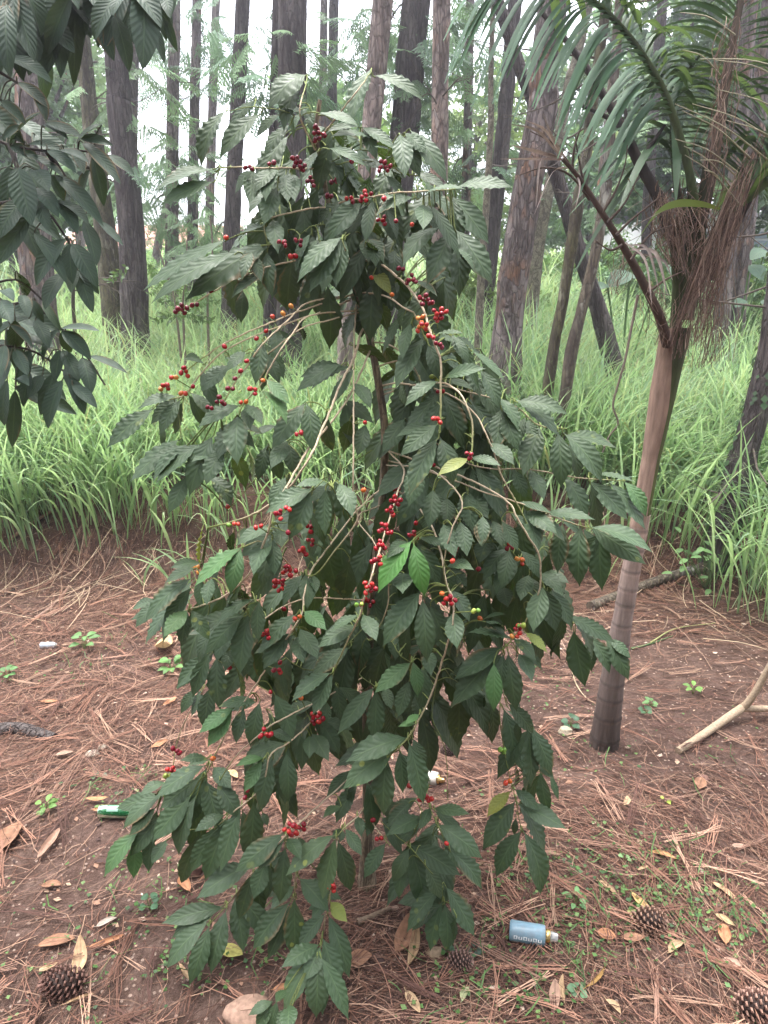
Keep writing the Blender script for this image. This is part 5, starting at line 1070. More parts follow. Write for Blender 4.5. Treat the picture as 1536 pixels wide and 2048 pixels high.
# hanging brown fibres
b = MB(); FIB = np.array([(.22, .14, .11), (.15, .09, .07), (.31, .215, .165), (.10, .062, .05)])
def fibre(p0, p1, sag, w, c):
    t = np.linspace(0, 1, 7); P = p0 + (p1 - p0) * t[:, None] + np.array([sag, RNG.normal(0, .02), 0]) * (4 * t * (1 - t))[:, None] + RNG.normal(0, .004, (7, 3))
    s = np.array([w / 2, 0, .0]); b.grid(np.stack([P - s, P + s], 1), None, c)
for (x0, y0, x1, y1), (tx0, ty0, tx1, ty1), n_ in (((1500, 300, 1420, 500), (1400, 560, 1340, 690), 190), ((1470, 380, 1380, 600), (1420, 660, 1350, 720), 130), ((1478, 0, 1428, 330), (1440, 120, 1405, 480), 150), ((1536, 260, 1450, 470), (1470, 480, 1400, 650), 120), ((1320, 380, 1350, 430), (1335, 520, 1380, 560), 110), ((1300, 400, 1440, 420), (1310, 480, 1430, 520), 90), ((1410, 600, 1450, 520), (1385, 740, 1450, 720), 70), ((1260, 520, 1240, 490), (1240, 590, 1225, 560), 40), ((1285, 590, 1320, 640), (1290, 660, 1335, 700), 30), ((1345, 600, 1300, 560), (1330, 660, 1320, 620), 40)):
    for _ in range(int(n_ * .45)):
        f = RNG.random(); g_ = np.clip(f + RNG.normal(0, .15), 0, 1)
        dd = -.02 - .1 * RNG.random()
        fibre(pw(x0 + (x1 - x0) * f + RNG.normal(0, 7), y0 + (y1 - y0) * f, dd), pw(tx0 + (tx1 - tx0) * g_ + RNG.normal(0, 9), ty0 + (ty1 - ty0) * g_, dd - .03), RNG.normal(0, .02), .001 + .0013 * RNG.random(), FIB[RNG.integers(0, 4)] * (.7 + .6 * RNG.random()))
for _ in range(90):   # tangled nest in the leaf axils
    c = pw(1320 + 90 * RNG.random(), 395 + 90 * RNG.random(), -.05 + .1 * RNG.random()); d = RNG.normal(0, .05, 3); fibre(c - d, c + d, RNG.normal(0, .03), .003, FIB[RNG.integers(0, 4)] * .7)
b.build('fibres', M['dry'], palm)
# pale bare midribs slanting across
b = MB()
for x0, y0, x1, y1 in ((1350, 208, 1536, 320), (1365, 222, 1500, 316), (1385, 208, 1560, 290), (1350, 278, 1475, 345), (1368, 292, 1460, 372), (1400, 118, 1600, 150), (1360, 25, 1470, 70), (1440, 180, 1600, 250), (1430, 120, 1580, 170), (1400, 320, 1470, 350), (1408, 340, 1450, 380), (1365, 100, 1440, 150), (1450, 240, 1590, 310), (1370, 310, 1480, 410)):
    A, B = pw(x0, y0, -.2), pw(x1, y1, -.1); b.tube(smooth_path([A, (A + B) / 2 + [0, 0, .015], B], 10), np.linspace(.001, .0025, 10), 5, np.array([.36, .33, .22]))
b.build('midribs', M['twig'], palm)

# ================================================================== sticks, logs, stems
def rod(name, label, cat, pts, r0, r1, col, mat='twig', grp=None, ground=True, fork=(), lift=1.0, nn=40, jit=.06, Ys=None):
    if Ys is None: P = [on_ground(x, y) + np.array([0, 0, r0 * lift]) for x, y in pts]
    else: P = [at(x, y, Y) for (x, y), Y in zip(pts, Ys)]
    Wp = smooth_path(P, nn); b = MB(); b.tube(Wp, np.linspace(r0, r1, nn), 12, np.asarray(col), jit=jit, seed=int(pts[0][0]))
    for i, fp, fr, hs in fork:
        Q = [Wp[i]] + [on_ground(x, y) + np.array([0, 0, h]) for (x, y), h in zip(fp, hs)]; b.tube(smooth_path(Q, 20), np.linspace(fr, fr * .6, 20), 10, np.asarray(col), jit=jit)
    o = b.build(name, M[mat], None, Wp[0]); return tag(o, label, cat, grp)
rod('fallen_log', 'mossy fallen branch with a pale cut end lying behind the palm trunk', 'log', [(1180, 1222), (1250, 1195), (1330, 1165), (1420, 1140)], .027, .03, (.15, .14, .10), 'lichen_bark')
fk = on_ground(1360, 1508)
def forked():
    b = MB(); A = on_ground(1355, 1508) + [0, 0, .012]; Bp = on_ground(1480, 1440) + [0, 0, .055]; 
    W_ = smooth_path([A, on_ground(1410, 1475) + [0, 0, .02], Bp], 30); b.tube(W_, np.linspace(.013, .0165, 30), 12, np.array([.44, .33, .23]), jit=.06)
    d1 = at(1530, 1350, Bp[1] - .02); b.tube(smooth_path([Bp, at(1500, 1400, Bp[1] - .01), d1, at(1580, 1250, Bp[1] - .04), at(1620, 1100, Bp[1] - .05)], 24), np.linspace(.0145, .008, 24), 12, np.array([.45, .34, .235]), jit=.06)
    b.tube(smooth_path([Bp, on_ground(1515, 1440) + [0, 0, .05], on_ground(1600, 1428) + [0, 0, .03]], 20), np.linspace(.014, .010, 20), 12, np.array([.44, .33, .23]), jit=.06)
    tag(b.build('forked_branch', M['twig'], None, A), 'bare pale forked branch lying at the right edge', 'branch')
forked()
rod('fallen_stick', 'short brown stick leaning out of the grass at the left edge of the bank', 'stick', [(20, 1088), (60, 1058), (105, 1030)], .011, .009, (.28, .17, .11), lift=2.5)
rod('fallen_stick', 'reddish root-like stick half buried in needles below the left bank', 'stick', [(70, 1240), (105, 1215), (140, 1175)], .012, .009, (.27, .165, .125), lift=.4)
rod('fallen_stick', 'dark short stick at the left edge on the needle floor', 'stick', [(3, 1195), (30, 1180)], .007, .005, (.09, .065, .055))
rod('fallen_stick', 'thick dark rotten branch at the left edge half covered by needles', 'log', [(-30, 1470), (40, 1462), (110, 1480)], .034, .02, (.085, .06, .05), 'dark_bark', lift=.2)
rod('fallen_stick', 'brown stick right of the coffee tree foot', 'stick', [(715, 1850), (745, 1838), (780, 1822)], .009, .006, (.24, .17, .12))
rod('hanging_stem', 'thin dead crooked stem standing in the grass left of the palm', 'stem', [(1205, 905), (1218, 873), (1236, 846), (1226, 812), (1236, 770), (1250, 720), (1262, 660), (1276, 590)], .005, .008, (.2, .15, .12), Ys=[4.1] * 8)
rod('dry_stalk', 'long pale dry stalk arching on the ground left of the palm base', 'stalk', [(1138, 1325), (1150, 1370), (1170, 1400), (1194, 1416)], .003, .002, (.5, .39, .26), lift=5)
rod('dry_stalk', 'yellow-green cut grass stalk lying right of the palm', 'stalk', [(1300, 1290), (1350, 1262), (1430, 1250)], .004, .002, (.36, .37, .16), lift=3)
rod('dry_stalk', 'dark green broken grass blade lying right of the palm trunk', 'stalk', [(1262, 1300), (1300, 1290), (1345, 1274)], .006, .002, (.08, .15, .06), lift=1)
rod('dry_stalk', 'pale curved straw in the green patch at the right', 'stalk', [(1455, 1712), (1462, 1740), (1440, 1765)], .0025, .0015, (.45, .36, .28), lift=2)

# ================================================================== saplings and big-leaved herbs
def sapling(name, label, Y, stems, leafy=0, col=(.10, .17, .06)):
    o = at(*stems[0][0], Y); o[2] = float(ground_z(o[0], Y)) - .03
    t = thing(name, label, 'sapling', o)
    b = MB(); f = MB()
    for st in stems:
        P = [at(x, y, Y) for x, y in st]; P[0] = np.array([P[0][0], Y, o[2]]); Wp = smooth_path(P, 24); b.tube(Wp, np.linspace(.014, .006, 24), 8, np.array([.2, .16, .12]), jit=.08)
        for _ in range(leafy):
            i = RNG.integers(8, 24); clump(f, 'broad', Wp[i] + RNG.normal(0, .08, 3), .12, 3, .2, col)
    b.build('stem', M['twig'], t)
    if f.V: f.build('foliage', M['herb'], t)
sapling('sapling', 'two-stemmed grey sapling behind the lowest left cherries of the coffee tree top', 6.0, [[(365, 690), (366, 620), (372, 560), (374, 480)], [(362, 690), (352, 620), (340, 570), (318, 500)]], 3)
sapling('sapling', 'thin twiggy sapling in front of the stout trunk behind the coffee tree', 6.2, [[(410, 660), (415, 590), (425, 500), (420, 430)]], 2)
def big_leaf_plant(label, Y, leaves, col):
    x0, y0 = leaves[0][:2]; o = at(x0, y0 + 60, Y); o[2] = float(ground_z(o[0], Y))
    t = thing('taro_plant', label, 'plant', o); b = MB(); s = MB()
    for bx, by, tx, ty, w in leaves:
        B = at(bx, by, Y); T = at(tx, ty, Y - .1); P, UV = leaf_grid(B, T, w * depth_of(B) / F, nrm(np.array([0, -.6, .8])), nu=12, nv=6, arch=.1, fold=.1, shape='oval', wav=.01); b.grid(P, UV, np.array(col)); s.tube(smooth_path([o, (o + B) / 2 + [0, .05, .1], B], 10), .008, 6, np.array([.12, .2, .07]))
    s.build('stalks', M['twig'], t); b.build('leaves', M['smooth_leaf'], t)
big_leaf_plant('large pale heart-shaped leaves rising from the grass left of the palm top', 6.4, [(1262, 545, 1215, 575, 42), (1215, 570, 1188, 580, 26), (1260, 550, 1290, 560, 30), (1335, 530, 1360, 560, 30)], (.10, .19, .11))
big_leaf_plant('large-leaved green plant at the right edge under the dark bush', 6.6, [(1500, 530, 1525, 560, 40), (1530, 500, 1500, 520, 30), (1490, 600, 1470, 615, 24), (1525, 600, 1545, 620, 30)], (.07, .15, .08))

# ================================================================== far house glimpsed between trunks
def boxm(b, c, s, col):
    c = np.array(c); s = np.array(s) / 2; V = c + s * np.array([[i, j, k] for i in (-1, 1) for j in (-1, 1) for k in (-1, 1)], float)
    b.add(V, [[0, 1, 3, 2], [4, 6, 7, 5], [0, 4, 5, 1], [2, 3, 7, 6], [0, 2, 6, 4], [1, 5, 7, 3]], None, None, col)
def house(label, px, py, Y, w, h, wall, roofc):
    c = at(px, py, Y); z = float(ground_z(c[0], Y)); t = thing('house', label, 'house', (c[0], Y, z))
    top = c[2]; b = MB(); boxm(b, (c[0], Y + 2, (z + top) / 2 - .2), (w, 4, top - z + .4), np.array(wall)); b.build('wall', M['stone'], t, smooth=False)
    b = MB(); V = np.array([(-w / 2 - .3, -.4, 0), (w / 2 + .3, -.4, 0), (w / 2 + .3, 2, .9), (-w / 2 - .3, 2, .9), (w / 2 + .3, 4.4, 0), (-w / 2 - .3, 4.4, 0)]) + np.array([c[0], Y, top + .02]); V2 = V - np.array([0, 0, .1])
    b.add(np.vstack([V, V2]), [[0, 1, 2, 3], [3, 2, 4, 5], [6, 9, 8, 7], [9, 11, 10, 8], [0, 6, 7, 1], [5, 4, 10, 11], [1, 7, 8, 2], [2, 8, 10, 4], [0, 3, 9, 6], [3, 5, 11, 9]], None, None, np.array(roofc)); b.build('roof', M['stone'], t, smooth=False)
    for k in range(-1, 2):
        f = MB(); boxm(f, (c[0] + k * w / 3.4, Y - .02, z + (top - z) * .55), (w * .14, .1, .9), np.array((.5, .5, .5))); fo_ = f.build('window', M['stone'], t, smooth=False)
        f = MB()
        for q in range(5): boxm(f, (c[0] + k * w / 3.4, Y - .09, z + (top - z) * .55 - .36 + q * .18), (w * .12, .04, .13), np.array((.16, .2, .24)))
        f.build('louvre', M['stone'], fo_, smooth=False)
house('pale house with louvred windows glimpsed behind the trunks at the right edge', 1530, 430, 17, 5, 3, (.62, .62, .62), (.3, .3, .32))
house('reddish house glimpsed low between the trunks left of the coffee tree', 290, 500, 24, 5, 3, (.55, .33, .27), (.4, .2, .15))
# ================================================================== small things on the ground
def frame_on(px, py, ang):
    c = on_ground(px, py); e = .04
    nx = (float(ground_z(c[0] + e, c[1])) - float(ground_z(c[0] - e, c[1]))) / (2 * e); ny = (float(ground_z(c[0], c[1] + e)) - float(ground_z(c[0], c[1] - e))) / (2 * e)
    n = nrm(np.array([-nx, -ny, 1.0])); d = np.array([cos(ang), sin(ang), 0]); d = nrm(d - n * d.dot(n)); return c, d, np.cross(n, d), n

def dead_leaf(px, py, Lpx, ang, wr, col, label, curl=.4, shape='oval', stalk=True, tipup=.1, hgt=.017, wav=.05):
    col = tuple(min(c * 1.25, .75) for c in col); wr = wr * 1.15
    c, d, s, n = frame_on(px, py, radians(ang)); L = Lpx * depth_of(c) / F / max(.55, abs(cos(radians(ang))) + .3 * abs(sin(radians(ang)))) * .9
    nu, nv = 16, 8; t = np.linspace(0, 1, nu + 1); v = np.linspace(-1, 1, nv + 1); TT, VV = np.meshgrid(t, v, indexing='ij')
    w = np.sin(pi * t ** .9) ** .7; w = np.maximum(w / w.max(), .03) * L * wr / 2
    k = curl * (1 + .6 * (vnoise(TT * 3, VV * 0 + px, 4) - .5)); a = VV * k * 1.6
    W_ = w[:, None]; X_ = W_ * np.sin(a) / np.maximum(abs(k) * 1.6, .05) * (1 if True else 0); Z_ = W_ * (1 - np.cos(a)) / np.maximum(abs(k) * 1.6, .05)
    Z_ = Z_ + tipup * L * (TT - .3) ** 2 + wav * L * (fbm(TT * 4 + px, VV * 2 + py, 3, 2) - .5)
    bend = .22 * (RNG.random() - .5) * L * 4 * TT * (1 - TT)
    P = c + n * hgt + d * ((TT - .5) * L)[..., None] + s * (X_ + bend)[..., None] + n * Z_[..., None]
    gz = ground_z(P[..., 0], P[..., 1]) + .003; P[..., 2] = np.maximum(P[..., 2], gz)
    C = np.array(col) * (.75 + .5 * fbm(TT * 6 + px, VV * 3, 14, 3))[..., None]; C = C * (1 - .35 * (abs(VV) < .1))[..., None]
    b = MB(); b.grid(P, np.stack([TT, VV * .5 + .5], -1), C.reshape(-1, 3))
    if stalk: b.tube(np.array([P[0, nv // 2], P[0, nv // 2] - d * L * .12 + n * .003]), .0012, 5, np.array(col) * .7)
    o = b.build('dead_leaf', M['dry'], None, c); return tag(o, label, 'dead leaf')
BR = (.30, .16, .10); OR = (.45, .22, .12); TN = (.48, .33, .2); YL = (.5, .46, .14); DK = (.17, .085, .055); PK = (.42, .27, .2)
for a in [
 (115, 1895, 80, 12, .38, BR, 'broad reddish-brown dead leaf lying above the dark pine cone at lower left', .35),
 (215, 1893, 75, 22, .26, OR, 'long folded rust-coloured dead leaf right of the broad brown one at lower left', .8),
 (155, 1935, 45, 100, .36, TN, 'tan dead leaf standing upright behind the dark pine cone', .5, 'oval', True, .9),
 (98, 1945, 40, 30, .4, TN, 'pale brown dead leaf tucked against the left side of the dark pine cone', .4),
 (160, 2010, 62, 25, .22, TN, 'rolled beige dead leaf below the dark pine cone', 1.1),
 (370, 1777, 42, 130, .6, OR, 'crumpled orange-brown dead leaf under the lower left coffee leaves', .7),
 (425, 1757, 55, 35, .34, BR, 'dark brown curled dead leaf beside the small pale stone', .9),
 (465, 1912, 60, -25, .5, YL, 'ragged yellow-green fallen leaf below the left coffee branch', .25),
 (370, 1955, 45, -52, .24, TN, 'narrow tan dead leaf below the tip of the left coffee branch', .8),
 (805, 1880, 56, 70, .45, BR, 'large rusty brown dead leaf standing below the coffee tree foot', .6, 'oval', True, .4),
 (822, 1900, 60, 80, .3, TN, 'pale curled dead leaf leaning on the large rusty one', .9, 'oval', True, .5),
 (1212, 1880, 42, -20, .7, OR, 'bright orange-brown folded dead leaf right of the blue bottle', .5),
 (1265, 1885, 50, 0, .42, BR, 'flat brown dead leaf below the middle pine cone', .3),
 (1325, 1720, 55, -22, .26, (.5, .27, .13), 'long orange dead leaf on bare soil at the right', .5),
 (1305, 1758, 52, 40, .3, BR, 'curled brown dead leaf below the long orange one', 1.0),
 (1285, 1745, 30, 20, .3, TN, 'small tan dead leaf just above the curled brown one', .8),
 (1215, 1785, 40, -55, .3, TN, 'tan twisted dead leaf left of the green patch', .7),
 (1282, 1812, 42, -60, .3, (.48, .32, .14), 'thin ochre dead leaf touching the top of the middle pine cone', .6),
 (1445, 1795, 50, -62, .24, TN, 'slender beige dead leaf right of the green patch', .7),
 (1448, 1850, 40, -45, .4, (.42, .32, .18), 'olive-tan dead leaf at the lower right of the green patch', .6),
 (1447, 1878, 32, 70, .6, OR, 'orange crumpled dead leaf near the right edge', .7),
 (1462, 1935, 45, -15, .5, PK, 'pinkish-tan torn dead leaf above the pine cone in the corner', .4),
 (1350, 1905, 50, 30, .4, TN, 'pale ragged dead leaf below the middle pine cone', .6),
 (1275, 1840, 48, -30, .4, (.38, .38, .16), 'greenish-yellow curled dead leaf under the middle pine cone', .6),
 (1108, 2005, 36, 75, .4, PK, 'upright tan dead leaf near the bottom edge, right of centre', .6, 'oval', True, .5),
 (1125, 1990, 30, 80, .28, TN, 'narrow dead leaf beside the upright tan one at the bottom', .8, 'oval', True, .5),
 (825, 2015, 45, -60, .4, TN, 'tan dead leaf at the bottom edge of the photo, centre right', .6),
 (1190, 1965, 70, 40, .16, (.36, .22, .08), 'twisted ochre strip of dead leaf right of the bottom centre', 1.0),
 (1225, 2025, 32, -60, .4, TN, 'small tan dead leaf at the bottom edge right of the ivy sprig', .6),
 (335, 1305, 60, -78, .34, (.52, .4, .22), 'yellow-tan dead leaf hanging straight down below the left coffee leaves', .6, 'oval', True, .9),
 (320, 1495, 35, 40, .45, OR, 'light orange dead leaf left of the lowest left cherries', .5),
 (465, 1557, 36, -40, .4, (.5, .38, .2), 'cream-coloured dead leaf between the lower left leaf clusters', .5),
 (130, 1515, 38, 20, .4, PK, 'pinkish brown dead leaf on the left needle floor', .5),
 (100, 1410, 40, 0, .35, OR, 'flat orange-brown dead leaf by the left needle heap', .4),
 (340, 1410, 30, 60, .4, OR, 'small orange dead leaf left of the coffee branches', .6),
 (205, 1625, 40, 20, .5, OR, 'tawny dead leaf just below the green bottle', .5),
 (195, 1605, 50, 5, .25, (.42, .24, .12), 'long reddish dead leaf just above the green bottle', .4),
 (10, 1690, 60, 80, .5, BR, 'large brown dead leaf cut off by the left edge', .5),
 (100, 1695, 45, 80, .3, PK, 'pale brown curled dead leaf left of the lower coffee leaves', .8),
 (105, 1780, 45, 0, .4, BR, 'flat reddish dead leaf left of the lower coffee leaves', .3),
 (215, 1855, 45, 30, .35, (.4, .33, .28), 'greyish broken dead leaf above the rust-coloured one', .4),
 (930, 2000, 30, 60, .4, (.34, .36, .2), 'olive curled dead leaf at the bottom centre', .8),
 (720, 1930, 60, 25, .6, BR, 'wide dull brown dead leaf beneath the lowest coffee leaves', .2),
 (565, 1985, 45, 20, .45, OR, 'orange-tan dead leaf behind the lowest coffee branch', .4),
 (1250, 1610, 26, 60, .4, TN, 'small buff dead leaf on the open soil right of the coffee tree', .5),
 (1475, 1700, 30, 0, .4, PK, 'pinkish dead leaf scrap near the right edge', .4),
 (1400, 1575, 30, 60, .6, BR, 'brown dead leaf scrap on the open soil right', .5),
 (960, 1395, 26, 80, .4, OR, 'orange dead leaf in the straw between coffee tree and palm', .6),
]: dead_leaf(*a)

def cone(px, py, size_px, tilt, label, open_=1.0, col=(.15, .075, .055), tipc=(.36, .22, .16)):
    c = on_ground(px, py + size_px * .35); sc = depth_of(c) / F; R = size_px * sc * .5; Lc = R * 1.25
    b = MB(); ax = nrm(np.array([cos(tilt) * .8, -.3, .45])); u = nrm(np.cross(ax, [0, 0, 1])); v = np.cross(ax, u)
    ctr = c + np.array([0, 0, R * .72])
    k = 26; b.grid(ctr + (ax * 0) + np.stack([(SPH[..., 0] * R * .72)[..., None] * u + (SPH[..., 1] * R * .72)[..., None] * v + (SPH[..., 2] * Lc * .85)[..., None] * ax], 0)[0], None, np.array((.05, .03, .025)), wrap=True)
    N = 110
    for i in range(N):
        h = (i + .5) / N; ph = i * 2.39996; prof = sin(pi * min(h * .86 + .12, 1)) ** .65
        o = u * cos(ph) + v * sin(ph); base_ = ctr + ax * (Lc * (h * 1.9 - .95)) ; e = nrm(o * (1.0) + ax * (.25 + 1.3 * (h - .2)) * open_)
        rr_ = R * prof; s = np.cross(ax, o); w = R * .17 * (.6 + prof * .5)
        p0 = base_ + o * rr_ * .55; p1 = base_ + o * rr_ * .62 + e * R * .34 * (.6 + .5 * prof); th = ax * w * .42
        V = [p0 - s * w * .5, p0 + s * w * .5, p1 + s * w * .75 + th, p1 - s * w * .75 + th, p1 + e * w * .45 + th * .2, p1 + s * w * .7 - th, p1 - s * w * .7 - th, p1 + e * w * .55 - th * .3]
        C = np.array([col, col, tipc, tipc, tipc, np.array(col) * .7, np.array(col) * .7, np.array(tipc) * 1.15]) * (.8 + .4 * RNG.random())
        b.add(V, [[0, 1, 2, 3], [3, 2, 4, 4], [1, 0, 6, 5], [2, 5, 7, 4], [6, 3, 4, 7]][:1] + [[1, 0, 6, 5], [2, 5, 7, 4], [6, 3, 4, 7], [2, 1, 5, 5], [0, 3, 6, 6]][:3], [[3, 2, 4], [2, 1, 5], [0, 3, 6], [5, 6, 7]], None, C)
    o = b.build('pine_cone', M['cone'], None, c, smooth=False); tag(o, label, 'pine cone')
cone(130, 1962, 66, 2.6, 'dark wide-open pine cone at the lower left corner', 1.1, (.11, .05, .04), (.22, .12, .095))
cone(1296, 1838, 54, -.7, 'brown pine cone lying beside the green patch, right of the blue bottle', .6)
cone(1512, 2008, 66, .2, 'reddish pine cone cut off by the lower right corner', .8, (.16, .07, .055), (.42, .25, .19))
cone(920, 1920, 42, .5, 'small dull pine cone half hidden in soil below the coffee tree', .5, (.13, .075, .06), (.28, .17, .14))
cone(895, 1500, 26, 1.2, 'small dark pine cone far back, right of the coffee trunk', .7, (.07, .045, .04), (.13, .085, .07))

def rock(px, py, wpx, hr, col, label, dep=.8):
    c = on_ground(px, py); r = wpx * depth_of(c) / F / 2; S = sphere(22, 14)
    nz = .72 + .55 * fbm(S[..., 0] * 1.6 + px, S[..., 1] * 1.6 + S[..., 2] * 2.3, int(px), 3); q = np.round(S * 2.2 + .3 * nz[..., None]) / 2.2; S = S * .6 + q * .4
    P = c + S * nz[..., None] * np.array([r, r * dep, r * hr]) + [0, 0, r * hr * .35]
    b = MB(); b.grid(P, None, np.array(col) * (.8 + .4 * fbm(S[..., 0] * 5, S[..., 1] * 5 + S[..., 2] * 3, 5, 3)).reshape(-1, 1), wrap=True); o = b.build('stone', M['stone'], None, c); tag(o, label, 'stone')
rock(495, 2035, 95, .5, (.42, .27, .2), 'large flat tan stone at the bottom edge under the lowest coffee leaves')
rock(868, 1915, 36, .8, (.42, .3, .2), 'upright tan stone left of the small half-hidden pine cone')
rock(1130, 1468, 30, .7, (.44, .38, .28), 'pale lichened stone left of the palm base')
rock(900, 1457, 16, .8, (.55, .53, .5), 'small whitish stone in the needles between coffee tree and palm')
rock(444, 1715, 16, .6, (.55, .46, .38), 'small cream stone under the lower left coffee leaves')
rock(790, 1822, 18, .7, (.42, .3, .24), 'round pinkish pebble right of the coffee tree foot')
rock(205, 1497, 20, .6, (.5, .42, .33), 'pale stone on the left needle floor above the green bottle')
rock(183, 1510, 28, .4, (.48, .4, .32), 'flat pale stone chip left of the lower coffee leaves')
rock(1070, 1767, 26, .7, (.3, .18, .15), 'reddish soil clod below the lowest right coffee leaf')
rock(1405, 1560, 22, .7, (.25, .14, .11), 'reddish clod on the open soil at the right')
rock(385, 1745, 40, .7, (.17, .09, .075), 'dark reddish clod beneath the left lower coffee leaves')

def herb(px, py, size_px, n, label, col=(.14, .27, .06), name='seedling', wide=.45, up=.6):
    c = on_ground(px, py); s = size_px * depth_of(c) / F; b = MB(); st = MB()
    t = thing(name, label, 'plant', c)
    for k in range(n):
        a = k * 2.4 + RNG.random(); st0 = c + [0, 0, .002]; m_ = c + np.array([cos(a) * s * .16, sin(a) * s * .16, s * (.25 + up * .6 * RNG.random())]); e = m_ + np.array([cos(a), sin(a), .25 - .5 * RNG.random()]) * s * (.3 + .2 * RNG.random())
        P, UV = leaf_grid(m_, e, s * wide * .55, np.array([0, -.3, 1.]), nu=8, nv=4, arch=.1, fold=.2, shape='oval', wav=.01); b.grid(P, UV, np.array(col) * (.75 + .5 * RNG.random())); st.tube(smooth_path([st0, (st0 + m_) / 2 + [0, 0, .003], m_], 6), .0011, 5, np.array([.14, .2, .06]))
    st.build('stem', M['twig'], t); b.build('leaves', M['herb'], t)
herb(92, 1628, 42, 9, 'bright green seedling left of the green bottle')
herb(345, 1345, 44, 10, 'bright green seedling below the left coffee leaves', (.11, .24, .06))
herb(705, 1498, 50, 6, 'yellow-green three-leaved seedling behind the coffee trunk', (.3, .42, .07), wide=.6)
herb(1385, 1390, 36, 6, 'small green seedling on the straw right of the palm')
herb(1300, 1418, 32, 7, 'small light green seedling right of the palm base', (.13, .25, .09))
herb(170, 1300, 50, 7, 'low green seedling on the left needle floor beside the clear container', (.12, .24, .08))
herb(15, 1360, 44, 6, 'green seedling at the left edge of the needle floor', (.09, .2, .06))
herb(590, 1455 + 20, 24, 3, 'tiny seedling among the lower middle coffee leaves', (.2, .32, .07))
herb(300, 1820, 40, 5, 'dark green three-leaved sprig left of the lower coffee branch', (.05, .13, .06), wide=.7)
herb(1140, 1455, 34, 5, 'ivy sprig beside the pale stone at the palm base', (.05, .11, .06), 'ivy_sprig', .8)
herb(948, 1905, 34, 4, 'dark ivy sprig right of the small half-hidden pine cone', (.04, .085, .06), 'ivy_sprig', .9, .2)
herb(895, 1912, 28, 4, 'dark ivy sprig between the tan stone and the small pine cone', (.045, .10, .045), 'ivy_sprig', .8, .4)
herb(1155, 1990, 34, 5, 'light green ivy sprig at the bottom right of centre', (.10, .2, .10), 'ivy_sprig', .9, .3)
herb(1150, 1815, 46, 6, 'upright light green sprig above the blue bottle', (.13, .26, .10), wide=.4)
herb(1250, 1725, 24, 3, 'tiny pale seedling in the bare soil above the green patch', (.2, .34, .14), wide=.6)
herb(1330, 1608, 22, 3, 'yellow-green seedling scrap on the open soil', (.3, .38, .06), wide=.6)
herb(200, 1560, 30, 2, 'dark ivy leaf pair above the green bottle', (.05, .09, .06), 'ivy_sprig', .8, .1)
herb(1290, 1430, 30, 5, 'trailing ivy sprig on needles right of the palm base', (.05, .11, .05), 'ivy_sprig', .7, .2)
# weedy leafy plant in the grass at the left edge
def weed(label, px, py, Y, n, r):
    c = at(px, py, Y); o = np.array([c[0], Y, float(ground_z(c[0], Y))]); t = thing('leafy_weed', label, 'plant', o); b = MB(); s = MB()
    for _ in range(n):
        p = c + RNG.normal(0, r, 3); a = RNG.random() * 6.28; e = p + np.array([cos(a), sin(a), -.3]) * .06; P, UV = leaf_grid(p, e, .03, np.array([0, -.4, 1.]), nu=8, nv=4, shape='oval', wav=.01); b.grid(P, UV, np.array((.16, .28, .11)) * (.7 + .6 * RNG.random())); s.tube(smooth_path([o, (o + p) / 2 + RNG.normal(0, .02, 3), p], 6), .002, 5, np.array([.14, .2, .08]))
    s.build('stem', M['twig'], t); b.build('leaves', M['herb'], t)
weed('light green leafy weed on the bank at the left edge', 20, 960, 4.15, 34, .10)
weed('small-leaved weed at the grass edge right of the palm trunk', 1420, 1290 - 180, 3.7, 26, .09)

# ------------------------------------------------------------------ litter: bottles
def mat_glass(name, col, rough=.06, trans=.9):
    N = NT(name); N.set(Base_Color=col, Roughness=rough); N.b.inputs['Transmission Weight'].default_value = trans; N.b.inputs['IOR'].default_value = 1.45; return N.m
def mat_plain(name, col, rough=.4, metal=0.0, trans=0.0):
    N = NT(name); o = N.obj(); nz = N.noise(o, 90, 4); N.set(Base_Color=N.mix(N.mapr(N.noise(o, 28, 5, .7), .48, .66, 0, .7), N.mix(N.mapr(nz, .4, .75, 0, .35), col, tuple(c * .55 for c in col)), tuple(.6 * c + .4 * d for c, d in zip(col, (.2, .13, .1)))), Roughness=rough, Metallic=metal); N.b.inputs['Transmission Weight'].default_value = trans; return N.m
M['green_glass'] = mat_glass('green_glass', (.06, .5, .16), .04, .85)
M['blue_plastic'] = mat_plain('blue_plastic', (.19, .31, .39), .3); M['gold'] = mat_plain('gold', (.75, .5, .2), .25, .9); M['clear_cap'] = mat_glass('clear_cap', (.9, .92, .92), .2, .7)
M['white_print'] = mat_plain('white_print', (.85, .88, .9), .5); M['cream_plastic'] = mat_plain('cream_plastic', (.8, .76, .7), .35); M['foil'] = mat_plain('foil', (.2, .36, .28), .3, .2)
def lathe_along(b, c, d, up, prof, n=28, col=(.5, .5, .5)):
    d = nrm(d); s = nrm(np.cross(d, up)); u = np.cross(s, d); th = np.linspace(0, 2 * pi, n, endpoint=False)
    P = np.array([[c + d * x + (s * cos(a) + u * sin(a)) * r for a in th] for x, r in prof]); b.grid(P, None, np.array(col), wrap=True)
    for row in (0, -1): b.add(np.vstack([P[row], P[row].mean(0)]), None, [[i, (i + 1) % n, n] for i in range(n)], None, np.array(col))
def bottle_frame(p0, p1, rad_px):
    A = on_ground(*p0); B = on_ground(*p1); r = rad_px * depth_of(A) / F; d = B - A; L = np.linalg.norm(d); d = d / L
    return A + np.array([0, 0, r * .96]), d, L, r
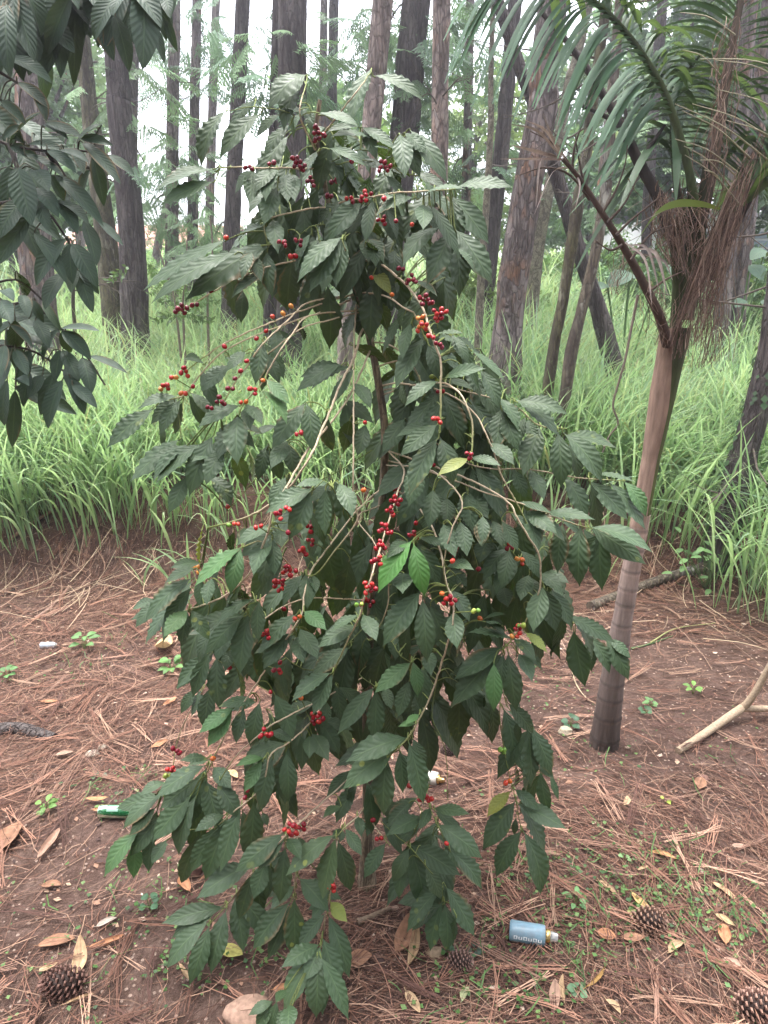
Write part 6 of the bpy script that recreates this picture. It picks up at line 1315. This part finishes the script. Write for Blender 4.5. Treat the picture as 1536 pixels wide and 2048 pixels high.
# green bottle
c, d, L, r = bottle_frame((198, 1634), (300, 1634), 13.5)
gb = thing('glass_bottle', 'green glass beer bottle lying on the needles at the left, half under coffee leaves', 'bottle', c)
b = MB(); lathe_along(b, c, d, np.array([0, 0, 1.]), [(0, r * .3), (.002, r * .8), (.006, r), (L * .55, r), (L * .63, r * .9), (L * .75, r * .5), (L * .85, r * .42), (L * .97, r * .4), (L * .975, r * .47), (L, r * .46)]); b.build('glass', M['green_glass'], gb)
b = MB(); th = np.linspace(.7, 1.7, 14); s_ = nrm(np.cross(d, [0, 0, 1])); P = np.array([[c + d * x + (s_ * cos(a) + np.array([0, 0, 1.]) * sin(a)) * r * 1.015 for a in th] for x in np.linspace(L * .2, L * .42, 5)]); b.grid(P); b.build('torn_label', M['foil'], gb)
# blue spray bottle
c, d, L, r = bottle_frame((1018, 1874), (1114, 1890), 19)
bb = thing('spray_bottle', 'small slate-blue spray bottle with gold collar lying on its side, lower right', 'bottle', c)
b = MB(); lathe_along(b, c, d, np.array([0, 0, 1.]), [(0, r * .85), (.003, r * .98), (.008, r), (L * .70, r), (L * .735, r * .93), (L * .745, r * .6)]); b.build('body', M['blue_plastic'], bb)
b = MB(); lathe_along(b, c, d, np.array([0, 0, 1.]), [(L * .745, r * .6), (L * .75, r * .64), (L * .84, r * .64), (L * .845, r * .5)]); b.build('collar', M['gold'], bb)
b = MB(); lathe_along(b, c, d, np.array([0, 0, 1.]), [(L * .845, r * .48), (L * .85, r * .52), (L * .98, r * .42), (L, r * .36)]); b.build('nozzle', M['clear_cap'], bb)
s_ = nrm(np.cross(d, [0, 0, 1])); tow = s_ if s_[1] < 0 else -s_
b = MB()
def patch(x0, x1, a0, a1, rk=1.012):
    P = np.array([[c + d * x + (tow * cos(a) + np.array([0, 0, 1.]) * sin(a)) * r * rk for a in np.linspace(a0, a1, 5)] for x in np.linspace(x0, x1, 3)]); b.grid(P)
for k in range(6):   # a row of six squarish letters, too worn to read
    x0 = L * (.09 + .10 * k); patch(x0, x0 + L * .075, .02, .10); patch(x0, x0 + L * .02, .10, .34); patch(x0 + L * .055, x0 + L * .075, .10, .34)
    if k % 2 == 0: patch(x0, x0 + L * .075, .34, .40)
b.build('lettering', M['white_print'], bb)
# white bottle
c, d, L, r = bottle_frame((842, 1562), (888, 1572), 13)
wb = thing('plastic_bottle', 'cream-white plastic bottle lying right of the coffee trunk', 'bottle', c)
b = MB(); lathe_along(b, c, d, np.array([0, 0, 1.]), [(0, r * .85), (.003, r), (L * .68, r), (L * .72, r * .85)]); b.build('body', M['cream_plastic'], wb)
b = MB(); lathe_along(b, c, d, np.array([0, 0, 1.]), [(L * .72, r * .7), (L * .8, r * .72), (L * .81, r * .4), (L * 1.0, r * .36)]); b.build('cap', M['gold'], wb)
# crushed clear container
c, d, L, r = bottle_frame((83, 1297), (112, 1297), 7)
cb = thing('plastic_container', 'small crushed clear plastic container on the left needle floor', 'container', c)
b = MB(); lathe_along(b, c, d, np.array([0, 0, 1.]), [(0, r * .9), (.003, r), (L * .3, r * .9), (L * .5, r * 1.05), (L * .8, r), (L, r * .8)]); b.build('body', mat_plain('milky_plastic', (.62, .68, .74), .2, 0, .3), cb)
b = MB(); lathe_along(b, c, d, np.array([0, 0, 1.]), [(L, r * .5), (L * 1.12, r * .5)]); b.build('neck', M['clear_cap'], cb)

# ================================================================== air
N = NT('air'); N.t.nodes.remove(N.b); pv = N.n('ShaderNodeVolumePrincipled'); N.l(pv.outputs[0], N.out.inputs['Volume'])
pv.inputs['Color'].default_value = (.88, .87, 1, 1); pv.inputs['Density'].default_value = HAZE; pv.inputs['Anisotropy'].default_value = .7
if HAZE > 0:
    b = MB(); boxm(b, (0, 36, 5.5), (140, 100, 15), np.array((1., 1, 1))); hz = b.build('haze', N.m, smooth=False); hz['kind'] = 'stuff'
# ================================================================== light
SUN_EL, SUN_AZ = radians(80), radians(-35)      # the bright part of the sky: ahead and to the left
w = bpy.data.worlds.new("World"); SC.world = w; w.use_nodes = True
nt = w.node_tree; bg = nt.nodes['Background']
sky = nt.nodes.new('ShaderNodeTexSky'); sky.sky_type = 'NISHITA'; sky.sun_disc = False; sky.sun_elevation = SUN_EL; sky.sun_rotation = SUN_AZ
sky.air_density = 1.0; sky.dust_density = 4.0; sky.ozone_density = 1.0
hs = nt.nodes.new('ShaderNodeHueSaturation'); hs.inputs['Saturation'].default_value = .3; hs.inputs['Value'].default_value = 1.0
nt.links.new(sky.outputs[0], hs.inputs['Color']); nt.links.new(hs.outputs[0], bg.inputs[0]); bg.inputs[1].default_value = 0.15
sun = bpy.data.lights.new('sun', 'SUN'); sun.energy = 1.35; sun.angle = radians(45); sun.color = (1, .97, .92)
so = bpy.data.objects.new('sun', sun); COL.objects.link(so)
dirv = Vector((sin(SUN_AZ) * cos(SUN_EL), cos(SUN_AZ) * cos(SUN_EL), sin(SUN_EL)))
so.rotation_euler = dirv.to_track_quat('Z', 'Y').to_euler(); so.location = (0, 0, 12)
SC.view_settings.view_transform = 'Standard'; SC.view_settings.look = 'None'; SC.view_settings.exposure = 2.65; SC.view_settings.gamma = 1
SC.render.engine = 'CYCLES'; SC.cycles.use_denoising = True; SC.cycles.max_bounces = 6; SC.cycles.transparent_max_bounces = 6; SC.cycles.caustics_refractive = False; SC.cycles.caustics_reflective = False
